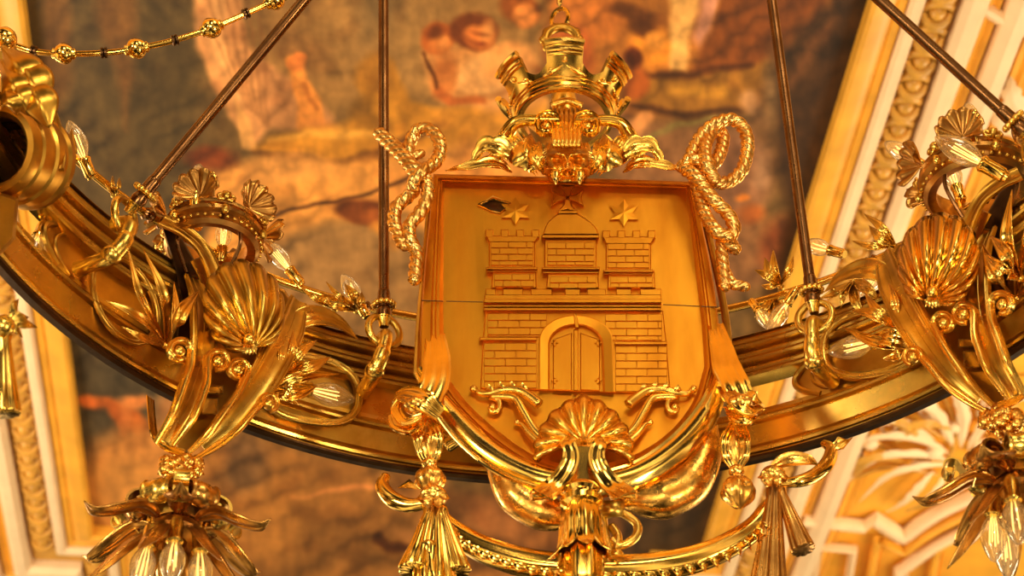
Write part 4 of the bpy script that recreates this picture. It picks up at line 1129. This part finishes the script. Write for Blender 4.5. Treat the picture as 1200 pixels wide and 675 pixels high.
# mural crown
cb = S(661, 141, .02); mb = MB(); z = Vector((0, 0, 1)); NT = 240
def crown_top(a):
    k = ((a + PI / 2) / (PI / 3)); f = abs(k - round(k)) * 2        # 0 at a tower's middle, 1 half way between
    if f < .54: return .124
    if f < .60: return .126 - (.126 - .072) * ((f - .54) / .06)
    return .072 - .020 * math.sin((f - .60) / .40 * PI / 2)
def crad(h): return .126 + .05 * (h / .15) + .05 * (h / .15) ** 2 * .5
for side in (0, 1):
    rows = []
    for i in range(NT):
        a = 2 * PI * i / NT; t = crown_top(a); d = Vector((math.cos(a), math.sin(a), 0))
        rows.append([cb + d * (crad(t * j / 10) - side * .014) + z * (t * j / 10) for j in range(11)])
    mb.grid(rows, cv=True)
    if side == 0: ro = rows
    else: mb.grid([[ro[i][10] for i in range(NT)], [rows[i][10] for i in range(NT)]], cu=True); mb.grid([[ro[i][0] for i in range(NT)], [rows[i][0] for i in range(NT)]], cu=True)
cr_o = mb.build('mural_crown', GOLD, SH, sharp=35)
mb = MB()
for h, r in ((.004, .007), (.024, .004), (.034, .0035)):
    P = [cb + Vector((math.cos(2 * PI * i / 60), math.sin(2 * PI * i / 60), 0)) * (crad(h) + .001) + z * h for i in range(61)]; tube(mb, P, r, 8, caps=False)
mb.build('crown_band', GOLD, cr_o)
for k in range(6):
    a0 = -PI / 2 + k * PI / 3; mb = MB()
    for h, r, wd_ in ((.121, .010, .285), (.102, .006, .28), (.093, .0045, .28)):
        P = [cb + Vector((math.cos(a0 + wd_ * t), math.sin(a0 + wd_ * t), 0)) * (crad(h) + .002) + z * h for t in np.linspace(-1, 1, 12)]; tube(mb, P, r, 8)
    mb.build('tower_cap', GOLD, cr_o)
    mb = MB(); d = Vector((math.cos(a0), math.sin(a0), 0))
    sphere(mb, cb + d * (crad(.075) + .003) + z * .075, .0085, 8)
    a1 = a0 + PI / 6; d1 = Vector((math.cos(a1), math.sin(a1), 0)); 
    for s_ in (-1, 1):
        d2 = Vector((math.cos(a0 + s_ * .26), math.sin(a0 + s_ * .26), 0)); sphere(mb, cb + d2 * (crad(.05) + .004) + z * .050, .007, 8)
    # raised keel line rising below each tower
    P = [cb + Vector((math.cos(a0 + t), math.sin(a0 + t), 0)) * (crad(.05) + .002) + z * (.034 + .034 * (1 - abs(t) / .4) ** 1.4) for t in np.linspace(-.4, .4, 15)]
    tube(mb, P, .0042, 7)
    mb.build('crown_stud', GOLD, cr_o, sharp=0)
# inner cap, suspension ring and chain
mb = MB(); lathe(mb, cb, z, [(.0, .15), (.02, .148), (.03, .12), (.035, .08), (.04, .04), (.03, .0), (.0, .0)], 24); mb.build('crown_core', BRONZE, SH)
rc = S(658, 47, .02)
mb = MB(); torus(mb, rc, (0, 1, .1), .046, .013, 28, 10)
for k in range(10): 
    a = 2 * PI * k / 10; sphere(mb, rc + Vector((math.cos(a) * .05, 0, math.sin(a) * .05)), .015, 8)
mb.build('suspension_ring', BROWN, SH, sharp=0)
HC = thing('hanging_chain', S(656, 10, .02), 'short oval chain links above the crown of the shield at the top edge', 'chain')
for k in range(4):
    mb = MB(); torus(mb, S(656, 22 - 30 * k, .02), (1, .1, 0) if k % 2 else (.45, 1, 0), .026, .0065, 24, 8, sy=1.5, x0=Vector((0, 0, 1))); mb.build('chain_link', GOLD, HC)

# ------------------------------------------------------------------ ropes tied at the upper corners
def ropef(th, s): return .70 + .36 * abs(math.cos(1.5 * th + s * 120)) ** .55
def rope(name, strands, parent, label):
    r0 = None
    for i, (pts, r) in enumerate(strands):
        mb = MB(); q = cr(pts, 26); P = [S(*p) for p in q]
        tube(mb, P, r * 1.08, 24, fun=ropef); sphere(mb, P[0], r * .95, 10); sphere(mb, P[-1], r * .95, 10)
        if i == 0: r0 = mb.build(name, ROPE, parent, sharp=0, label=label)
        else: mb.build('rope_strand', ROPE, r0, sharp=0)
rope('knotted_rope', [
    ([(444, 156, .05), (456, 168, .06), (472, 184, .08), (488, 204, .09), (500, 216, .08)], .0175),
    ([(486, 200, .07), (478, 184, .05), (480, 168, .05), (488, 154, .06), (500, 151, .07), (512, 160, .08), (516, 176, .08), (510, 190, .09), (496, 200, .11), (484, 214, .10), (484, 224, .08), (474, 234, .06), (464, 244, .05), (462, 262, .05), (468, 278, .05), (474, 288, .05)], .0165),
    ([(490, 196, .09), (500, 214, .09), (500, 234, .08), (490, 252, .07), (480, 264, .06), (480, 280, .06), (488, 296, .05), (487, 314, .05), (486, 328, .05)], .0165),
    ([(450, 158, .02), (468, 172, .03), (484, 182, .05), (494, 180, .05)], .012)], SH, 'twisted gold rope knotted at the upper left corner')
rope('knotted_rope', [
    ([(798, 196, .06), (806, 190, .08), (814, 172, .08), (824, 156, .08), (840, 144, .08), (858, 140, .07), (872, 152, .06), (876, 172, .06), (870, 198, .06), (856, 212, .06), (840, 214, .08), (828, 206, .09)], .0165),
    ([(812, 186, .09), (826, 194, .09), (838, 190, .07), (846, 172, .05), (846, 156, .04), (834, 156, .06), (826, 172, .09), (828, 192, .11), (838, 212, .10)], .0165),
    ([(802, 198, .08), (814, 206, .10), (826, 222, .10), (838, 236, .10), (854, 252, .09), (860, 268, .08), (854, 282, .07), (862, 292, .05)], .0165),
    ([(814, 208, .06), (820, 230, .07), (826, 252, .09), (840, 272, .11), (854, 278, .11)], .0165),
    ([(846, 280, .06), (846, 300, .05), (848, 320, .05), (850, 336, .05)], .015),
    ([(850, 318, .04), (858, 332, .05), (874, 336, .05)], .013)], SH, 'twisted gold rope looped at the upper right corner')

# ------------------------------------------------------------------ ribbon ties and tassels at the lower corners
def ribbon(name, bands, parent, knots=(), label=None, mat=GOLD):
    o = None
    for pts, W in bands:
        q = cr(pts, 8); n = len(q); mb = MB(); Wn = W if isinstance(W, (int, float)) else [float(np.interp(i / (n - 1), np.linspace(0, 1, len(W)), W)) for i in range(n)]
        sweep(mb, [S(*p) for p in q], flutes(3, .10, .16, .12), S.N, Wn)
        if o is None: o = mb.build(name, mat, parent, label=label)
        else: mb.build('ribbon_fold', mat, o)
    for (x, y, of, r, sx, sz) in knots:
        mb = MB(); lathe(mb, S(x, y, of) + Vector((0, 0, r * sz)), (0, 0, -1), [(r * sx * math.sin(PI * t) ** .8, 2 * r * sz * t) for t in np.linspace(0, 1, 14)], 28, fun=lambda a, z_: 1 + .10 * math.cos(7 * a + z_ * 20))
        mb.build('knot', GOLDR, o, sharp=0)
    return o
ribbon('ribbon_tie', [
    ([(510, 392, .02), (512, 420, .05), (510, 446, .07), (500, 468, .08), (490, 480, .07)], [.024, .034, .036, .036, .03]),
    ([(462, 466, .06), (476, 462, .09), (496, 470, .12), (516, 486, .10)], [.014, .026, .032, .020]),
    ([(458, 486, .05), (464, 498, .07), (480, 502, .09), (492, 494, .10)], [.008, .016, .018, .014]),
    ([(470, 468, .07), (464, 480, .08), (474, 494, .10), (494, 488, .12)], [.010, .013, .013, .010]),
    ([(498, 486, .05), (490, 508, .07), (494, 530, .06), (502, 546, .06)], [.014, .015, .012, .008]),
    ([(500, 486, .05), (512, 508, .07), (512, 530, .06), (504, 546, .06)], [.014, .015, .012, .008])], SH,
    knots=[(488, 476, .10, .03, 1, .9), (503, 520, .05, .05, .5, 1.0), (504, 562, .06, .036, 1.0, 1.1), (503, 544, .06, .02, .9, 1)], label='folded gold ribbon tied round the lower left corner')
ribbon('ribbon_tie', [
    ([(838, 380, .02), (846, 410, .05), (852, 432, .07), (862, 452, .09), (872, 474, .09)], [.020, .030, .036, .036, .03]),
    ([(846, 452, .07), (858, 466, .11), (876, 478, .12), (892, 476, .08)], [.014, .022, .026, .014]),
    ([(852, 476, .07), (862, 490, .11), (876, 492, .12), (884, 484, .10)], [.010, .015, .015, .010]),
    ([(874, 462, .10), (886, 466, .11), (894, 474, .07)], [.016, .014, .008]),
    ([(862, 496, .06), (852, 514, .07), (852, 534, .06), (860, 550, .06)], [.014, .015, .013, .008]),
    ([(866, 496, .06), (872, 514, .07), (872, 534, .06), (864, 550, .06)], [.014, .015, .013, .008])], SH,
    knots=[(868, 474, .10, .032, 1, .9), (862, 524, .05, .05, .55, 1.1), (865, 576, .06, .042, .95, 1.15), (863, 552, .06, .020, .9, 1.0)], label='folded gold ribbon tied round the lower right corner')

# ------------------------------------------------------------------ garland with tassels below the shield
GY = YS - .03; G = Plane(GY)
GA = thing('garland', G(700, 660), 'gilded reeded garland slung beneath the shield between two tassel knots', 'garland')
q = cr([(506, 596), (530, 622), (572, 646), (630, 662), (700, 667), (770, 664), (830, 650), (880, 622), (904, 590)], 12); n = len(q)
mb = MB(); tube(mb, [G(x, y, -.04) for x, y in q], [.016 + .017 * math.sin(PI * i / (n - 1)) ** .6 for i in range(n)], 28, fun=lambda a, s: 1 + .10 * abs(math.cos(4 * a + s * 5)))
mb.build('garland_swag', GOLD, GA, sharp=0)
for i in range(4, n - 4, 3):
    pass
mb = MB()
for i in range(6, n - 6, 3):
    x, y = q[i]; x2, y2 = q[i + 3] if i + 3 < n else q[-1]
    leaf(mb, [G(x, y + 4, -.01), G((x + x2) / 2 + 2, y + 11, .0), G(x2 + (4 if i < n / 2 else 0), y2 + 11, -.02)], .014, G.N, nu=4)
mb.build('garland_leaf', GOLD, GA, sharp=0)
def tassel(M, x, y, x2, y2, r0, r1, parent, name='tassel', off=0, mat=GOLD, n=9):
    p = M(x, y, off); q_ = M(x2, y2, off); ax_ = (q_ - p).normalized(); L = (q_ - p).length; mb = MB()
    lathe(mb, p, ax_, [(0.001, -.004), (r0, 0), (r0 * 1.2, L * .08), (r0 * .95, L * .14), (r0 * .9 + (r1 - r0) * .25, L * .35), (r0 * .9 + (r1 - r0) * .6, L * .65), (r1, L * .97), (r1 * .94, L), (0.001, L * .98)], 6 * n, fun=lambda a, z_: 1 + .16 * (abs(math.cos(n * a / 2)) - .5) * min(1, max(0, z_) / (.3 * L)))
    return mb.build(name, mat, parent, sharp=0)
# left knot and its fringe
for (a, b, c, d, r0, r1) in ((506, 592, 488, 672, .016, .042), (512, 592, 512, 690, .016, .046), (516, 594, 536, 672, .014, .032), (500, 640, 506, 700, .03, .05)):
    tassel(G, a, b, c, d, r0, r1, GA, off=.03)
mb = MB(); sphere(mb, G(508, 582, .03), .034, 14, 1, 1, .8)
for k in range(6):
    a = k * 1.05; leaf(mb, [G(508, 582, .05), G(508 + 12 * math.cos(a), 582 + 9 * math.sin(a), .07), G(508 + 20 * math.cos(a), 584 + 14 * math.sin(a), .03)], .014, G.N, nu=5)
mb.build('garland_knot', GOLDR, GA, sharp=0)
mb = MB(); q = cr([(452, 558, -.02), (448, 570, -.01), (458, 584, .0), (478, 592, .01), (498, 590, .03)], 8)
tube(mb, [G(*p) for p in q], [.012 + .008 * math.sin(PI * i / len(q)) for i in range(len(q))], 12); leaf(mb, [G(466, 572, .0), G(478, 568, .02), (G(494, 574, .03))], .014, G.N)
mb.build('garland_hook', GOLD, GA, sharp=0)
mb = MB(); q = cr([(524, 522, -.12), (540, 514, -.10), (560, 520, -.10)], 6); tube(mb, [G(*p) for p in q], .018, 10); mb.build('garland_hook', GOLD, GA, sharp=0)
# right knot
for (a, b, c, d, r0, r1, m_) in ((905, 566, 893, 690, .012, .030, PEND), (909, 566, 908, 700, .014, .030, PEND), (912, 568, 942, 645, .012, .028, PEND)):
    tassel(G, a, b, c, d, r0, r1, GA, off=-.02, mat=m_)
mb = MB(); sphere(mb, G(906, 558, -.02), .032, 14, 1, 1, .8)
for k in range(6):
    a = k * 1.05; leaf(mb, [G(906, 558, .0), G(906 + 11 * math.cos(a), 558 + 9 * math.sin(a), .02), G(906 + 19 * math.cos(a), 560 + 13 * math.sin(a), -.02)], .013, G.N, nu=5)
leaf(mb, [G(*p) for p in cr([(902, 548, -.02), (924, 540, .0), (948, 540, .0), (960, 546, -.02)], 6)], .020, G.N)
mb.build('garland_knot', GOLDR, GA, sharp=0)
mb = MB(); q = cr([(912, 566, -.01), (936, 564, .0), (956, 556, -.02), (970, 542, -.06), (974, 526, -.12), (966, 520, -.16)], 8)
tube(mb, [G(*p) for p in q], [.010 + .008 * math.sin(PI * i / len(q)) for i in range(len(q))], 12)
leaf(mb, [G(968, 530, -.10), G(984, 524, -.08), G(1000, 512, -.12)], .012, G.N); leaf(mb, [G(972, 524, -.12), G(984, 516, -.10), G(996, 516, -.12)], .010, G.N)
mb.build('garland_hook', GOLD, GA, sharp=0)

# ------------------------------------------------------------------ pendant lamp clusters
def pendant(x, y, chain_top, label, rot=0.0, M=K, off=.05, nb=6):
    c = M(x, y, off); z = Vector((0, 0, 1))
    P = thing('pendant_light', c, label, 'lamp', 'pendant lamp clusters under the scroll brackets')
    mb = MB(); lathe(mb, c, z, [(.0, .075), (.010, .075), (.012, .05), (.046, .046), (.050, .036), (.040, .030), (.040, .024), (.052, .018), (.050, .006), (.036, .0), (.040, -.02), (.062, -.032), (.070, -.05), (.060, -.062), (.030, -.07), (.022, -.11), (.018, -.16), (.0, -.18)], 32)
    mb.build('lamp_body', PEND, P, sharp=30)
    mb = MB(); tp = M(*chain_top, off); L = (tp - (c + z * .08)).length; k = 0; nl = 3
    for k in range(nl):
        f = (k + .5) / nl; torus(mb, (c + z * .08).lerp(tp, f), (1, .2, 0) if k % 2 else (.2, 1, 0), .018, .005, 18, 7, sy=1.4, x0=z)
    mb.build('lamp_chain', BRONZE, P)
    for k in range(6):
        a = 2 * PI * k / 6 + rot; d = Vector((math.cos(a), math.sin(a), 0)); t = Vector((-math.sin(a), math.cos(a), 0))
        # wide rolled scroll standing on the shoulder
        mb = MB(); pts = []
        for i in range(26):
            f = i / 25; r = .010 + .028 * f; th = 1.0 + f * 8.0
            pts.append(c + d * (.092 + r * math.cos(th)) + z * (.012 + r * math.sin(th)))
        pts += [c + d * .05 + z * -.018]
        sweep(mb, pts, [(-1, -.08), (-1, .1), (-.85, .14), (-.75, .03), (-.4, .03), (-.3, .09), (.3, .09), (.4, .03), (.75, .03), (.85, .14), (1, .1), (1, -.08)], lambda p: (p - (c + d * .092 + z * .012)).normalized() if (p - (c + d * .092 + z * .012)).length > 1e-6 else z, .036)
        mb.build('rolled_scroll', PEND if k % 2 else BRONZE, P, sharp=40)
    for k in range(6):
        a = 2 * PI * (k + .5) / 6 + rot; d = Vector((math.cos(a), math.sin(a), 0))
        mb = MB(); q = cr([tuple(c + d * .045 - z * .02), tuple(c + d * .10 - z * .02), tuple(c + d * .16 - z * .055), tuple(c + d * .215 - z * .075), tuple(c + d * .245 - z * .055)], 7)
        leaf(mb, q, .038, z, cup=.35, rib=.35); mb.build('curled_leaf', PEND, P, solid=.003, sharp=0)
        if k % 2 == 0:
            mb = MB(); pts = [c + d * (.150 + (.006 + .018 * i / 22) * math.cos(2.4 + i * .30)) + z * (.01 + (.006 + .024 * i / 22) * math.sin(2.4 + i * .30)) for i in range(23)] + [c + d * .10 - z * .02]
            sweep(mb, pts, [(-1, -.1), (-1, .12), (-.6, .04), (.6, .04), (1, .12), (1, -.1)], lambda p: (p - (c + d * .150 + z * .01)).normalized(), .018); mb.build('curl', BRONZE, P)
    for k in range(6):
        a = 2 * PI * (k + .1) / 6 + rot; d = Vector((math.cos(a), math.sin(a), 0)); mb = MB()
        q = cr([tuple(c + d * .05 - z * .04), tuple(c + d * .10 - z * .085), tuple(c + d * .15 - z * .15), tuple(c + d * .19 - z * .20)], 6)
        leaf(mb, q, .026, d, cup=-.3, rib=.3); mb.build('drooping_leaf', PEND, P, solid=.003, sharp=0)
    for k in range(nb):
        a = 2 * PI * (k + .5) / nb + rot; d = Vector((math.cos(a), math.sin(a), 0)); ax_ = (-z + d * .12).normalized()
        b = c + d * .062 - z * .045
        s_ = bulb(P, b, ax_, 1.12, glassonly=True)
    return P
pendant(208, 606, (210, 562), 'hanging cluster of curled bronze leaves and candle bulbs at the lower left', .18)
pendant(1192, 556, (1186, 506), 'hanging cluster of curled leaves and bulbs, partly out of view at the right edge', .5)

# long leaf-wrapped drop at the left edge
DR = thing('leaf_drop', K(4, 400, .1), 'slim gilded tassel drop with a leaf sprig hanging at the left edge', 'ornament')
tassel(K, 4, 386, 5, 486, .016, .034, DR, name='drop_tassel', off=.12)
mb = MB()
for t in ((22, 350), (34, 372), (44, 384), (26, 396), (14, 372)): leaf(mb, [K(6, 380, .12), K((6 + t[0]) / 2, (380 + t[1]) / 2 - 4, .15), K(*t, .12)], .014, K.N, nu=5)
sphere(mb, K(4, 382, .13), .024, 12); mb.build('leaf_sprig', BRONZE, DR, solid=.002, sharp=0)

# bead rod swinging across the upper left
BC = thing('bead_chain', Plane(3.7)(160, 55), 'thin gilded rod strung with round beads curving across the upper left', 'chain')
B = Plane(3.7); q = cr([(-40, 36), (8, 50), (40, 60), (75, 63), (122, 62), (160, 57), (205, 47), (248, 33), (288, 16), (322, 0), (370, -28)], 8)
mb = MB(); tube(mb, [B(x, y) for x, y in q], .0075, 10); mb.build('chain_rod', GOLD, BC)
def dirat(x):
    i = min(range(len(q) - 1), key=lambda i: abs(q[i][0] - x)); return (B(*q[i + 1]) - B(*q[max(i - 1, 0)])).normalized(), B(*q[i])
for x in (75, 160, 248, 322):
    t, p = dirat(x); mb = MB()
    lathe(mb, p - t * .030, t, [(.008, 0), (.014, .004), (.012, .008), (.020, .014), (.0245, .022), (.026, .030), (.0245, .038), (.020, .046), (.012, .052), (.014, .056), (.008, .060)], 18, fun=lambda a, z_: 1 + .07 * math.cos(5 * a + 120 * z_)); mb.build('bead', GOLD, BC, sharp=0)
for x in (40, 122, 205, 288):
    t, p = dirat(x); mb = MB(); lathe(mb, p - t * .009, t, [(.008, 0), (.0135, .002), (.0135, .007), (.010, .009), (.0135, .011), (.0135, .016), (.008, .018)], 14); mb.build('collar', IRON_SHADE, BC)
